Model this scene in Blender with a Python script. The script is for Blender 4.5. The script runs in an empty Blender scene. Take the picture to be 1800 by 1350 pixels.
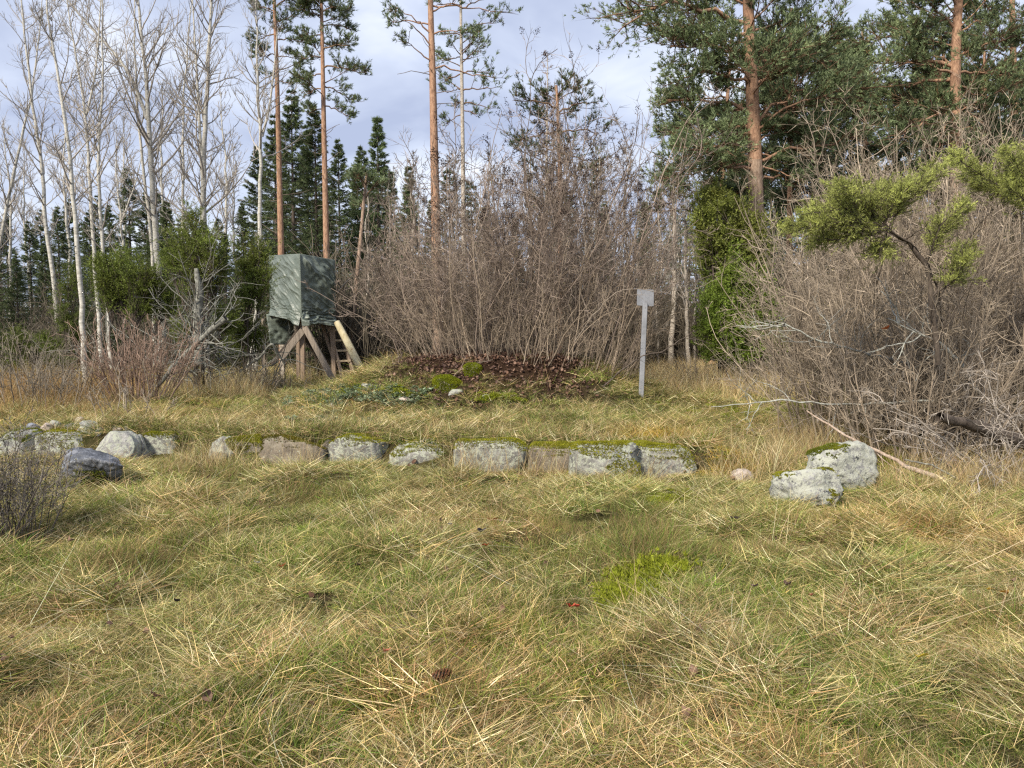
import bpy, math
import numpy as np
from mathutils import Vector

# ------------------------------------------------------------------ camera, light, sky
SC = bpy.context.scene
COL = SC.collection
FPX, CX, CY = 1360.0, 900.0, 675.0
EYE, PITCH = 1.6, math.radians(3.6)
cam_d = bpy.data.cameras.new('camera')
cam_d.sensor_width = 36.0
cam_d.lens = 36.0 * FPX / 1800.0
cam_d.clip_start, cam_d.clip_end = 0.05, 3000.0
cam = bpy.data.objects.new('camera', cam_d)
cam.location = (0, 0, EYE)
cam.rotation_euler = (math.pi / 2 - PITCH, 0, 0)
COL.objects.link(cam)
SC.camera = cam

SUN_EL, SUN_AZ = math.radians(38), math.radians(215)      # azimuth clockwise from +Y: behind the camera, over its left shoulder
sun_d = bpy.data.lights.new('sun', 'SUN')
sun_d.energy, sun_d.angle, sun_d.color = 3.4, math.radians(9), (1.0, 0.91, 0.77)
sun = bpy.data.objects.new('sun', sun_d)
to_sun = Vector((math.sin(SUN_AZ) * math.cos(SUN_EL), math.cos(SUN_AZ) * math.cos(SUN_EL), math.sin(SUN_EL)))
sun.rotation_euler = to_sun.to_track_quat('Z', 'Y').to_euler()
sun.location = (-10, -10, 20)
COL.objects.link(sun)

W = bpy.data.worlds.new('World'); SC.world = W; W.use_nodes = True
wn, wl = W.node_tree.nodes, W.node_tree.links
wn.clear()
def N(nodes, typ, **kw):
    n = nodes.new(typ)
    for k, v in kw.items():
        setattr(n, k, v)
    return n
w_out = N(wn, 'ShaderNodeOutputWorld'); w_bg = N(wn, 'ShaderNodeBackground'); w_bg.inputs['Strength'].default_value = 0.1
w_sky = N(wn, 'ShaderNodeTexSky', sky_type='NISHITA', sun_disc=False, sun_elevation=SUN_EL, sun_rotation=SUN_AZ)
w_tc = N(wn, 'ShaderNodeTexCoord'); w_sep = N(wn, 'ShaderNodeSeparateXYZ'); wl.new(w_tc.outputs['Generated'], w_sep.inputs[0])
w_add = N(wn, 'ShaderNodeMath', operation='ADD'); wl.new(w_sep.outputs['Z'], w_add.inputs[0]); w_add.inputs[1].default_value = 0.22
w_max = N(wn, 'ShaderNodeMath', operation='MAXIMUM'); wl.new(w_add.outputs[0], w_max.inputs[0]); w_max.inputs[1].default_value = 0.05
w_dx = N(wn, 'ShaderNodeMath', operation='DIVIDE'); wl.new(w_sep.outputs['X'], w_dx.inputs[0]); wl.new(w_max.outputs[0], w_dx.inputs[1])
w_dy = N(wn, 'ShaderNodeMath', operation='DIVIDE'); wl.new(w_sep.outputs['Y'], w_dy.inputs[0]); wl.new(w_max.outputs[0], w_dy.inputs[1])
w_cmb = N(wn, 'ShaderNodeCombineXYZ'); wl.new(w_dx.outputs[0], w_cmb.inputs[0]); wl.new(w_dy.outputs[0], w_cmb.inputs[1]); w_cmb.inputs[2].default_value = 3.7
w_n = N(wn, 'ShaderNodeTexNoise'); w_n.inputs['Scale'].default_value = 2.1; w_n.inputs['Detail'].default_value = 5; w_n.inputs['Roughness'].default_value = 0.5
w_n.inputs['Distortion'].default_value = 0.35
wl.new(w_cmb.outputs[0], w_n.inputs['Vector'])
w_r = N(wn, 'ShaderNodeValToRGB'); wl.new(w_n.outputs['Fac'], w_r.inputs[0])
cr = w_r.color_ramp
cr.elements[0].position, cr.elements[0].color = 0.36, (2.9, 3.3, 4.5, 1)
cr.elements[1].position, cr.elements[1].color = 0.7, (6.1, 6.4, 7.0, 1)
e = cr.elements.new(0.53); e.color = (4.2, 4.65, 5.75, 1)
w_mix = N(wn, 'ShaderNodeMix', data_type='RGBA'); w_mix.inputs['Factor'].default_value = 0.93
wl.new(w_sky.outputs[0], w_mix.inputs['A']); wl.new(w_r.outputs[0], w_mix.inputs['B'])
wl.new(w_mix.outputs['Result'], w_bg.inputs['Color']); wl.new(w_bg.outputs[0], w_out.inputs[0])

SC.view_settings.view_transform = 'Standard'
SC.view_settings.look = 'None'
SC.view_settings.exposure = 0.82
SC.view_settings.gamma = 1.0
SC.view_settings.use_curve_mapping = False
SC.render.engine = 'CYCLES'
SC.cycles.max_bounces = 3
SC.cycles.diffuse_bounces = 2
SC.cycles.glossy_bounces = 1
SC.cycles.transmission_bounces = 2
SC.cycles.use_denoising = False
SC.cycles.filter_width = 1.3

# ------------------------------------------------------------------ helpers
def P(px, py, Y):                       # the point at depth Y seen at a photograph pixel
    dx, dy = (px - CX) / FPX, (CY - py) / FPX
    d = np.array([dx, math.cos(PITCH) + dy * math.sin(PITCH), -math.sin(PITCH) + dy * math.cos(PITCH)])
    return np.array([0, 0, EYE]) + d * (Y / d[1])

def sstep(a, b, x):
    t = np.clip((np.asarray(x, float) - a) / (b - a), 0, 1)
    return t * t * (3 - 2 * t)

_tab = np.random.default_rng(77).random((64, 64, 64))
def n3(p, s=1.0, o=0.0):                # value noise, -1..1
    q = np.asarray(p, float) * s + o
    i = np.floor(q).astype(int); f = q - i; f = f * f * (3 - 2 * f)
    def c(a, b, d): return _tab[(i[..., 0] + a) & 63, (i[..., 1] + b) & 63, (i[..., 2] + d) & 63]
    x, y, z = f[..., 0], f[..., 1], f[..., 2]
    l = lambda a, b, t: a + (b - a) * t
    v = l(l(l(c(0,0,0), c(1,0,0), x), l(c(0,1,0), c(1,1,0), x), y), l(l(c(0,0,1), c(1,0,1), x), l(c(0,1,1), c(1,1,1), x), y), z)
    return v * 2 - 1
def n2(x, y, s=1.0, o=0.0):
    return n3(np.stack([np.asarray(x, float), np.asarray(y, float), np.zeros_like(np.asarray(x, float))], -1), s, o)
def fbm2(x, y, s, o=0.0):
    return n2(x, y, s, o) * .55 + n2(x, y, s * 2.1, o + 7.3) * .3 + n2(x, y, s * 4.3, o + 13.1) * .15

MC = (-0.45, 15.4)                      # the knoll under the big bush
def row_y(x): return 9.35 - 0.17 * x    # the line of foundation stones
def ground(x, y):
    x = np.asarray(x, float); y = np.asarray(y, float)
    t = y - row_y(x)
    wx = sstep(-7.8, -6.4, x) * (1 - sstep(2.25, 3.2, x))
    z = 0.30 * np.maximum(sstep(-0.12, 0.22, t) * wx, sstep(8.5, 15, y))
    r = np.sqrt(((x - MC[0]) / 3.9) ** 2 + ((y - MC[1]) / 3.5) ** 2)
    z = z + 0.9 * (1 - sstep(0.3, 1.1, r))
    near = 1 - sstep(14, 40, np.hypot(x, y))
    z = z + near * (0.05 * fbm2(x, y, 0.55, 3.3) + 0.03 * n2(x, y, 1.7, 9.1) + 0.075 * n2(x, y, 2.9, 4.7) + 0.04 * n2(x, y, 1.25, 17.7))
    z = z + sstep(40, 200, y) * 2.0 * fbm2(x, y, 0.02, 5.5)
    return z
def G(px, py):                          # where the ray of a pixel meets the ground
    dx, dy = (px - CX) / FPX, (CY - py) / FPX
    d = np.array([dx, math.cos(PITCH) + dy * math.sin(PITCH), -math.sin(PITCH) + dy * math.cos(PITCH)])
    ts = np.linspace(1.5, 80, 6000)
    pts = np.array([0, 0, EYE]) + d * ts[:, None]
    below = pts[:, 2] <= ground(pts[:, 0], pts[:, 1])
    k = int(np.argmax(below)) if below.any() else len(ts) - 1
    return pts[k]

class Geo:
    def __init__(s): s.V, s.Q, s.T, s.C, s.n, s.flat = [], [], [], [], 0, False
    def add(s, V, Q=None, T=None, C=None):
        V = np.asarray(V, float).reshape(-1, 3)
        if Q is not None and len(Q): s.Q.append(np.asarray(Q, np.int64).reshape(-1, 4) + s.n)
        if T is not None and len(T): s.T.append(np.asarray(T, np.int64).reshape(-1, 3) + s.n)
        if C is None: C = np.ones((len(V), 3)) * 0.5
        C = np.asarray(C, float)
        if C.ndim == 1: C = np.tile(C, (len(V), 1))
        s.V.append(V); s.C.append(C); s.n += len(V)
    def mesh(s, name, mat, base=(0, 0, 0), smooth=False):
        V = np.concatenate(s.V) - np.asarray(base, float); C = np.concatenate(s.C)
        Q = np.concatenate(s.Q) if s.Q else np.zeros((0, 4), np.int64)
        T = np.concatenate(s.T) if s.T else np.zeros((0, 3), np.int64)
        me = bpy.data.meshes.new(name)
        me.vertices.add(len(V)); me.vertices.foreach_set('co', V.astype(np.float32).ravel())
        nl = Q.size + T.size
        me.loops.add(nl); me.polygons.add(len(Q) + len(T))
        me.loops.foreach_set('vertex_index', np.concatenate([Q.ravel(), T.ravel()]).astype(np.int32))
        ls = np.concatenate([np.arange(len(Q)) * 4, Q.size + np.arange(len(T)) * 3]).astype(np.int32)
        me.polygons.foreach_set('loop_start', ls)
        me.update(calc_edges=True)
        a = me.attributes.new('col', 'FLOAT_COLOR', 'POINT')
        a.data.foreach_set('color', np.concatenate([C, np.ones((len(C), 1))], 1).astype(np.float32).ravel())
        if s.flat: me.polygons.foreach_set('use_smooth', np.zeros(len(me.polygons), bool))
        elif smooth: me.polygons.foreach_set('use_smooth', np.ones(len(me.polygons), bool))
        if mat: me.materials.append(mat)
        return me
    def obj(s, name, mat, parent=None, base=None, smooth=False, kind=None):
        b = base if base is not None else (tuple(parent.location) if parent and parent.parent is None else (0, 0, 0))
        o = bpy.data.objects.new(name, s.mesh(name, mat, b, smooth))
        COL.objects.link(o)
        if parent: o.parent = parent
        elif base is not None: o.location = base
        if kind: o['kind'] = kind
        return o

def tag(o, label, cat, group=None):
    o['label'] = label; o['category'] = cat
    if group: o['group'] = group
    return o
def thing(name, loc, label, cat, group=None):
    o = bpy.data.objects.new(name, None); COL.objects.link(o)
    o.location = tuple(float(v) for v in loc); o.empty_display_size = 0.2
    return tag(o, label, cat, group)
def dup(root, loc, rz=0.0, sc=1.0, label=None):
    r = root.copy(); COL.objects.link(r); r.location = loc; r.rotation_euler = (0, 0, rz); r.scale = (sc, sc, sc)
    if label: r['label'] = label
    for ch in list(root.children):
        c = ch.copy(); COL.objects.link(c); c.parent = r
        for g in list(ch.children):
            d = g.copy(); COL.objects.link(d); d.parent = c
    return r

def nrm(v): return v / np.maximum(np.linalg.norm(v, axis=-1, keepdims=True), 1e-9)
def tubes(g, Pm, R, sides=3, C=None):   # Pm (m,n,3), R (m,n)
    Pm = np.asarray(Pm, float); R = np.asarray(R, float)
    if Pm.ndim == 2: Pm, R = Pm[None], R[None]
    m, n, _ = Pm.shape
    if m == 0: return
    T = nrm(np.gradient(Pm, axis=1))
    ov = nrm(Pm[:, -1] - Pm[:, 0])
    ref = np.where((np.abs(ov[:, 2]) < .8)[:, None], np.array([0, 0, 1.0]), np.array([1.0, .2, 0]))[:, None, :]
    A = nrm(np.cross(T, ref)); B = np.cross(T, A)
    an = np.arange(sides) * 2 * math.pi / sides
    ring = Pm[:, :, None] + R[:, :, None, None] * (np.cos(an)[:, None] * A[:, :, None] + np.sin(an)[:, None] * B[:, :, None])
    idx = np.arange(m * n * sides).reshape(m, n, sides)
    a = idx[:, :-1]; b = idx[:, 1:]
    Q = np.stack([a, np.roll(a, -1, 2), np.roll(b, -1, 2), b], -1).reshape(-1, 4)
    if C is not None:
        C = np.asarray(C, float)
        C = np.tile(C, (m * n * sides, 1)) if C.ndim == 1 else np.repeat(C, n * sides, 0)
    g.add(ring.reshape(-1, 3), Q=Q, C=C)

def grow(rng, s, d, L, nseg, wander, up=0.0):
    s = np.asarray(s, float); d = nrm(np.asarray(d, float)); L = np.asarray(L, float)
    pts = [s]
    for i in range(nseg):
        d = nrm(d + wander * rng.normal(size=d.shape) + np.array([0, 0, up]))
        s = s + d * (L / nseg)[:, None]
        pts.append(s)
    return np.stack(pts, 1)
def along(Pm, i, t):
    n = Pm.shape[1] - 1
    u = np.clip(t * n, 0, n - 1e-6); k = u.astype(int); f = (u - k)[:, None]
    a, b = Pm[i, k], Pm[i, k + 1]
    return a + (b - a) * f, nrm(b - a)
def kids(rng, Pm, per, t0, t1, ang, sd):
    m = Pm.shape[0]
    i = np.repeat(np.arange(m), per); t = t0 + (t1 - t0) * rng.random(len(i))
    p, T = along(Pm, i, t)
    r = nrm(np.cross(T, nrm(rng.normal(size=T.shape))))
    a = np.radians(rng.normal(ang, sd, len(i)))[:, None]
    return p, nrm(np.cos(a) * T + np.sin(a) * r), i, t
def taper(m, n, r0, r1):
    r0 = np.broadcast_to(np.asarray(r0, float), (m,)); r1 = np.broadcast_to(np.asarray(r1, float), (m,))
    t = np.linspace(0, 1, n)
    return r0[:, None] * (1 - t) + r1[:, None] * t

def needles(g, rng, p, d, ln, k, nl, nw, spread, C, cv=0.18, droop=0.0):
    """k thin leaf triangles round each shoot (p, d) of length ln"""
    m = len(p)
    if m == 0: return
    i = np.repeat(np.arange(m), k); t = rng.random(len(i))[:, None]
    D = d[i]; r = nrm(np.cross(D, nrm(rng.normal(size=D.shape))))
    a = np.radians(spread * (0.55 + 0.6 * rng.random(len(i))))[:, None]
    q = p[i] + D * t * (ln[i] if np.ndim(ln) else ln)[..., None] if np.ndim(ln) else p[i] + D * t * ln
    u = nrm(np.cos(a) * D + np.sin(a) * r + np.array([0, 0, -droop]))
    w = nrm(np.cross(u, nrm(rng.normal(size=u.shape))))
    L = nl * (0.7 + .6 * rng.random(len(i)))[:, None]
    V = np.stack([q - w * nw / 2, q + w * nw / 2, q + u * L], 1)
    C = np.asarray(C, float); C = np.tile(C, (m, 1)) if C.ndim == 1 else C
    Cc = C[i] * (1 + cv * rng.normal(size=(len(i), 1)))
    Cc = np.clip(np.repeat(Cc, 3, 0), 0.003, 1)
    g.add(V.reshape(-1, 3), T=np.arange(len(i) * 3).reshape(-1, 3), C=Cc)

def slivers(g, rng, p, d, L, w, C):
    m = len(p)
    if m == 0: return
    q = nrm(np.cross(d, nrm(rng.normal(size=d.shape)))) * (np.asarray(w) * np.ones(m))[:, None] * 1.1
    V = np.stack([p - q, p + q, p + nrm(d) * np.asarray(L)[:, None]], 1)
    C = np.asarray(C, float); C = np.tile(C, (m, 1)) if C.ndim == 1 else C
    g.add(V.reshape(-1, 3), T=np.arange(m * 3).reshape(-1, 3), C=np.repeat(C, 3, 0))

def box(g, a, b, w, h, C=(.5, .5, .5), up=(0, 0, 1)):   # a bar from a to b with a rectangular section and small chamfers
    g.flat = True; a, b = np.asarray(a, float), np.asarray(b, float)
    d = nrm(b - a); u = np.asarray(up, float)
    if abs(d @ u) > .95: u = np.array([0, 1.0, 0])
    s = nrm(np.cross(d, u)); v = np.cross(s, d)
    c = min(w, h) * 0.12
    sec = [(w/2-c, h/2), (w/2, h/2-c), (w/2, -h/2+c), (w/2-c, -h/2), (-w/2+c, -h/2), (-w/2, -h/2+c), (-w/2, h/2-c), (-w/2+c, h/2)]
    V = [p + s * x + v * y for p in (a, b) for x, y in sec] + [a, b]
    Q = [(i, (i + 1) % 8, 8 + (i + 1) % 8, 8 + i) for i in range(8)]
    T = [(16, (i + 1) % 8, i) for i in range(8)] + [(17, 8 + i, 8 + (i + 1) % 8) for i in range(8)]
    g.add(V, Q=Q, T=T, C=C)

# ------------------------------------------------------------------ materials
def new_mat(name):
    m = bpy.data.materials.new(name); m.use_nodes = True
    m.node_tree.nodes.clear()
    return m, m.node_tree.nodes, m.node_tree.links
def ramp(nodes, stops):
    r = nodes.new('ShaderNodeValToRGB'); c = r.color_ramp
    while len(c.elements) < len(stops): c.elements.new(0.5)
    for el, (p, col) in zip(c.elements, stops):
        el.position = p; el.color = (*col, 1) if len(col) == 3 else col
    return r
def leaf_mat(name, transl=0.3, tint=False, rough=0.6, spec=0.0, noise=0.0):
    m, n, l = new_mat(name)
    out = n.new('ShaderNodeOutputMaterial')
    at = N(n, 'ShaderNodeAttribute', attribute_name='col'); c = at.outputs['Color']
    if tint:
        ti = N(n, 'ShaderNodeAttribute', attribute_name='tint', attribute_type='INSTANCER')
        mx = N(n, 'ShaderNodeMix', data_type='RGBA', blend_type='MULTIPLY'); mx.inputs['Factor'].default_value = 1
        l.new(c, mx.inputs['A']); l.new(ti.outputs['Color'], mx.inputs['B']); c = mx.outputs['Result']
    d = n.new('ShaderNodeBsdfDiffuse'); l.new(c, d.inputs['Color']); sh = d.outputs[0]
    if transl:
        t = n.new('ShaderNodeBsdfTranslucent'); l.new(c, t.inputs['Color'])
        mi = n.new('ShaderNodeMixShader'); mi.inputs[0].default_value = transl
        l.new(sh, mi.inputs[1]); l.new(t.outputs[0], mi.inputs[2]); sh = mi.outputs[0]
    if spec:
        gl = n.new('ShaderNodeBsdfGlossy'); gl.inputs['Roughness'].default_value = rough
        mi = n.new('ShaderNodeMixShader'); mi.inputs[0].default_value = spec
        l.new(sh, mi.inputs[1]); l.new(gl.outputs[0], mi.inputs[2]); sh = mi.outputs[0]
    l.new(sh, out.inputs[0])
    return m
def bark_mat(name, stops, scale=(6, 6, 1.5), nscale=4.0, bump=0.5, spots=None, rough=.9):
    m, n, l = new_mat(name)
    out = n.new('ShaderNodeOutputMaterial'); b = n.new('ShaderNodeBsdfPrincipled')
    b.inputs['Roughness'].default_value = rough
    b.inputs['Specular IOR Level'].default_value = 0.2
    tc = n.new('ShaderNodeTexCoord'); mp = n.new('ShaderNodeMapping'); mp.inputs['Scale'].default_value = scale
    l.new(tc.outputs['Object'], mp.inputs[0])
    no = n.new('ShaderNodeTexNoise'); no.inputs['Scale'].default_value = nscale; no.inputs['Detail'].default_value = 6
    no.inputs['Roughness'].default_value = .65
    l.new(mp.outputs[0], no.inputs['Vector'])
    r = ramp(n, stops); l.new(no.outputs['Fac'], r.inputs[0]); c = r.outputs[0]
    hgt = no.outputs['Fac']
    if spots:
        sc2, thr, scol = spots
        mp2 = n.new('ShaderNodeMapping'); mp2.inputs['Scale'].default_value = sc2
        l.new(tc.outputs['Object'], mp2.inputs[0])
        n2_ = n.new('ShaderNodeTexNoise'); n2_.inputs['Scale'].default_value = 1.0; n2_.inputs['Detail'].default_value = 3
        l.new(mp2.outputs[0], n2_.inputs['Vector'])
        mr = N(n, 'ShaderNodeMapRange'); mr.inputs['From Min'].default_value = thr; mr.inputs['From Max'].default_value = thr + .07
        l.new(n2_.outputs['Fac'], mr.inputs['Value'])
        mx = N(n, 'ShaderNodeMix', data_type='RGBA'); l.new(mr.outputs[0], mx.inputs['Factor'])
        l.new(c, mx.inputs['A']); mx.inputs['B'].default_value = (*scol, 1); c = mx.outputs['Result']
    bp = n.new('ShaderNodeBump'); bp.inputs['Strength'].default_value = bump; bp.inputs['Distance'].default_value = 0.02
    l.new(hgt, bp.inputs['Height']); l.new(bp.outputs[0], b.inputs['Normal'])
    l.new(c, b.inputs['Base Color']); l.new(b.outputs[0], out.inputs[0])
    return m
def stone_mat(name, c_dark, c_mid, c_lite, lichen=(0.37, 0.385, 0.31), lich=0.55, moss=0.5, seedo=0.0, mosscol=(0.16, 0.17, 0.02), spec=.2, rough=.85):
    m, n, l = new_mat(name)
    out = n.new('ShaderNodeOutputMaterial'); b = n.new('ShaderNodeBsdfPrincipled'); b.inputs['Roughness'].default_value = rough
    b.inputs['Specular IOR Level'].default_value = spec
    ge = n.new('ShaderNodeNewGeometry')
    mp = n.new('ShaderNodeMapping'); mp.inputs['Location'].default_value = (seedo, seedo * 2, 0); l.new(ge.outputs['Position'], mp.inputs[0])
    def noise(sc, det=5, ro=.6):
        x = n.new('ShaderNodeTexNoise'); x.inputs['Scale'].default_value = sc; x.inputs['Detail'].default_value = det; x.inputs['Roughness'].default_value = ro
        l.new(mp.outputs[0], x.inputs['Vector']); return x.outputs['Fac']
    a = noise(5, 8, .75)
    r = ramp(n, [(0.32, c_dark), (0.5, c_mid), (0.68, c_lite)]); l.new(a, r.inputs[0])
    fine = noise(60, 3)
    mf = N(n, 'ShaderNodeMix', data_type='RGBA', blend_type='OVERLAY'); mf.inputs['Factor'].default_value = .35
    l.new(r.outputs[0], mf.inputs['A']); l.new(fine, mf.inputs['B'])
    li = noise(19, 6, .75)
    mr = N(n, 'ShaderNodeMapRange'); mr.inputs['From Min'].default_value = 1 - lich; mr.inputs['From Max'].default_value = 1.03 - lich; l.new(li, mr.inputs['Value'])
    m1 = N(n, 'ShaderNodeMix', data_type='RGBA'); l.new(mr.outputs[0], m1.inputs['Factor']); l.new(mf.outputs['Result'], m1.inputs['A']); m1.inputs['B'].default_value = (*lichen, 1)
    dk = noise(13, 6, .75)
    mr3 = N(n, 'ShaderNodeMapRange'); mr3.inputs['From Min'].default_value = .6; mr3.inputs['From Max'].default_value = .66; l.new(dk, mr3.inputs['Value'])
    m3 = N(n, 'ShaderNodeMix', data_type='RGBA'); l.new(mr3.outputs[0], m3.inputs['Factor']); l.new(m1.outputs['Result'], m3.inputs['A']); m3.inputs['B'].default_value = (*[v * .7 for v in c_dark], 1)
    sp = n.new('ShaderNodeSeparateXYZ'); l.new(ge.outputs['Normal'], sp.inputs[0])
    mn = noise(3.1, 4)
    ad = N(n, 'ShaderNodeMath', operation='MULTIPLY_ADD'); l.new(sp.outputs['Z'], ad.inputs[0]); ad.inputs[1].default_value = .55; l.new(mn, ad.inputs[2])
    mr2 = N(n, 'ShaderNodeMapRange'); mr2.inputs['From Min'].default_value = 1.25 - moss * .6; mr2.inputs['From Max'].default_value = 1.37 - moss * .6; l.new(ad.outputs[0], mr2.inputs['Value'])
    m2 = N(n, 'ShaderNodeMix', data_type='RGBA'); l.new(mr2.outputs[0], m2.inputs['Factor']); l.new(m3.outputs['Result'], m2.inputs['A']); m2.inputs['B'].default_value = (*mosscol, 1)
    bp = n.new('ShaderNodeBump'); bp.inputs['Strength'].default_value = .8; bp.inputs['Distance'].default_value = .03
    hs = N(n, 'ShaderNodeMath', operation='MULTIPLY_ADD'); l.new(fine, hs.inputs[0]); hs.inputs[1].default_value = .4; l.new(a, hs.inputs[2])
    l.new(hs.outputs[0], bp.inputs['Height']); l.new(bp.outputs[0], b.inputs['Normal'])
    l.new(m2.outputs['Result'], b.inputs['Base Color']); l.new(b.outputs[0], out.inputs[0])
    return m

M_GRASS = leaf_mat('grass_blades', .25, tint=True)
M_LEAF = leaf_mat('litter_leaves', .15, tint=True)
M_NEEDLE = leaf_mat('needles', .22, spec=.02, rough=.5)
M_TWIG = leaf_mat('twigs', 0)
M_MOSS = leaf_mat('moss_fur', .25)
M_ASPEN = bark_mat('pale_bark', [(.3, (.28, .265, .22)), (.5, (.47, .45, .395)), (.7, (.62, .6, .55))], (3, 3, 9), 2.2, .4, ((9, 9, 30), .63, (.06, .055, .05)))
M_PINE = bark_mat('orange_pine_bark', [(.28, (.11, .07, .05)), (.48, (.34, .2, .13)), (.7, (.5, .33, .22))], (9, 9, 3.2), 2.4, 1.0)
M_PINELOW = bark_mat('grey_pine_bark', [(.3, (.13, .09, .065)), (.5, (.31, .22, .16)), (.72, (.5, .38, .29))], (10, 10, 3), 2.2, 1.0)
M_GREYWOOD = bark_mat('lichen_grey_deadwood', [(.3, (.09, .085, .075)), (.5, (.19, .185, .16)), (.68, (.34, .35, .3))], (8, 8, 8), 2.5, .6)
M_LICHEN = bark_mat('lichened_limb', [(.3, (.16, .15, .13)), (.5, (.36, .36, .32)), (.66, (.56, .58, .52))], (8, 8, 8), 2.5, .6)
M_DARKBARK = bark_mat('dark_bark', [(.3, (.045, .035, .028)), (.6, (.13, .105, .085))], (8, 8, 3), 2.5, .8)
M_TANBARK = bark_mat('tan_grey_bark', [(.3, (.25, .21, .17)), (.5, (.42, .37, .31)), (.7, (.58, .54, .48))], (6, 6, 8), 2.2, .5, ((8, 8, 26), .66, (.12, .1, .08)))
M_TIMBER = bark_mat('weathered_timber', [(.3, (.14, .115, .095)), (.55, (.3, .25, .2)), (.75, (.42, .36, .29))], (14, 14, 1.2), 2.5, .5)
M_TIMBERB = bark_mat('brown_timber', [(.3, (.19, .135, .1)), (.55, (.35, .265, .195)), (.75, (.46, .36, .27))], (14, 14, 1.2), 2.5, .4)
M_FRESH = bark_mat('pale_rung_wood', [(.3, (.4, .3, .19)), (.6, (.62, .5, .34))], (10, 10, 2), 3, .3)
M_LOG = bark_mat('peeled_log', [(.3, (.36, .29, .17)), (.5, (.52, .46, .3)), (.7, (.63, .57, .41))], (5, 5, 3), 2, .4, ((5, 5, 5), .62, (.3, .15, .08)))
M_STICK = bark_mat('stripped_stick', [(.3, (.2, .14, .1)), (.55, (.42, .33, .26)), (.75, (.6, .5, .42))], (12, 12, 3), 3, .4)
M_PAINT = bark_mat('grey_painted_metal', [(.3, (.2, .21, .23)), (.6, (.3, .31, .335))], (2, 2, 2), 3, .08, ((20, 20, 6), .72, (.3, .31, .3)), rough=.55)

def tarp_mat():
    m, n, l = new_mat('green_tarpaulin')
    out = n.new('ShaderNodeOutputMaterial'); b = n.new('ShaderNodeBsdfPrincipled'); b.inputs['Roughness'].default_value = .42
    b.inputs['Specular IOR Level'].default_value = .5
    tc = n.new('ShaderNodeTexCoord'); no = n.new('ShaderNodeTexNoise'); no.inputs['Scale'].default_value = 2.2; no.inputs['Detail'].default_value = 6
    l.new(tc.outputs['Object'], no.inputs['Vector'])
    r = ramp(n, [(.3, (.11, .135, .112)), (.7, (.18, .208, .178))]); l.new(no.outputs['Fac'], r.inputs[0])
    n2_ = n.new('ShaderNodeTexNoise'); n2_.inputs['Scale'].default_value = 14; n2_.inputs['Detail'].default_value = 5; n2_.inputs['Distortion'].default_value = 1.2
    l.new(tc.outputs['Object'], n2_.inputs['Vector'])
    bp = n.new('ShaderNodeBump'); bp.inputs['Strength'].default_value = .5; bp.inputs['Distance'].default_value = .02
    l.new(n2_.outputs['Fac'], bp.inputs['Height']); l.new(bp.outputs[0], b.inputs['Normal'])
    l.new(r.outputs[0], b.inputs['Base Color']); l.new(b.outputs[0], out.inputs[0])
    return m
M_TARP = tarp_mat()

def ground_mat():
    m, n, l = new_mat('meadow_soil')
    out = n.new('ShaderNodeOutputMaterial'); b = n.new('ShaderNodeBsdfPrincipled'); b.inputs['Roughness'].default_value = 1; b.inputs['Specular IOR Level'].default_value = 0
    ge = n.new('ShaderNodeNewGeometry')
    def noise(sc, det=6, ro=.6):
        x = n.new('ShaderNodeTexNoise'); x.inputs['Scale'].default_value = sc; x.inputs['Detail'].default_value = det; x.inputs['Roughness'].default_value = ro
        l.new(ge.outputs['Position'], x.inputs['Vector']); return x.outputs['Fac']
    r1 = ramp(n, [(.3, (.03, .023, .013)), (.5, (.075, .06, .032)), (.7, (.13, .1, .055))]); l.new(noise(18, 8, .75), r1.inputs[0])
    r2 = ramp(n, [(.3, (.032, .04, .012)), (.7, (.075, .078, .028))]); l.new(noise(25, 6, .7), r2.inputs[0])
    fac = ramp(n, [(.42, (0, 0, 0)), (.6, (1, 1, 1))]); l.new(noise(.9, 4), fac.inputs[0])
    mx = N(n, 'ShaderNodeMix', data_type='RGBA'); l.new(fac.outputs[0], mx.inputs['Factor']); l.new(r1.outputs[0], mx.inputs['A']); l.new(r2.outputs[0], mx.inputs['B'])
    at = N(n, 'ShaderNodeAttribute', attribute_name='col')          # leaf mould on the knoll and under the thickets
    m2 = N(n, 'ShaderNodeMix', data_type='RGBA'); l.new(at.outputs['Fac'], m2.inputs['Factor']); l.new(mx.outputs['Result'], m2.inputs['A'])
    r3 = ramp(n, [(.3, (.02, .013, .009)), (.7, (.075, .045, .03))]); l.new(noise(30, 5, .7), r3.inputs[0]); l.new(r3.outputs[0], m2.inputs['B'])
    bp = n.new('ShaderNodeBump'); bp.inputs['Strength'].default_value = 1; bp.inputs['Distance'].default_value = .05
    l.new(noise(40, 6, .7), bp.inputs['Height']); l.new(bp.outputs[0], b.inputs['Normal'])
    l.new(m2.outputs['Result'], b.inputs['Base Color']); l.new(b.outputs[0], out.inputs[0])
    return m

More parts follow.
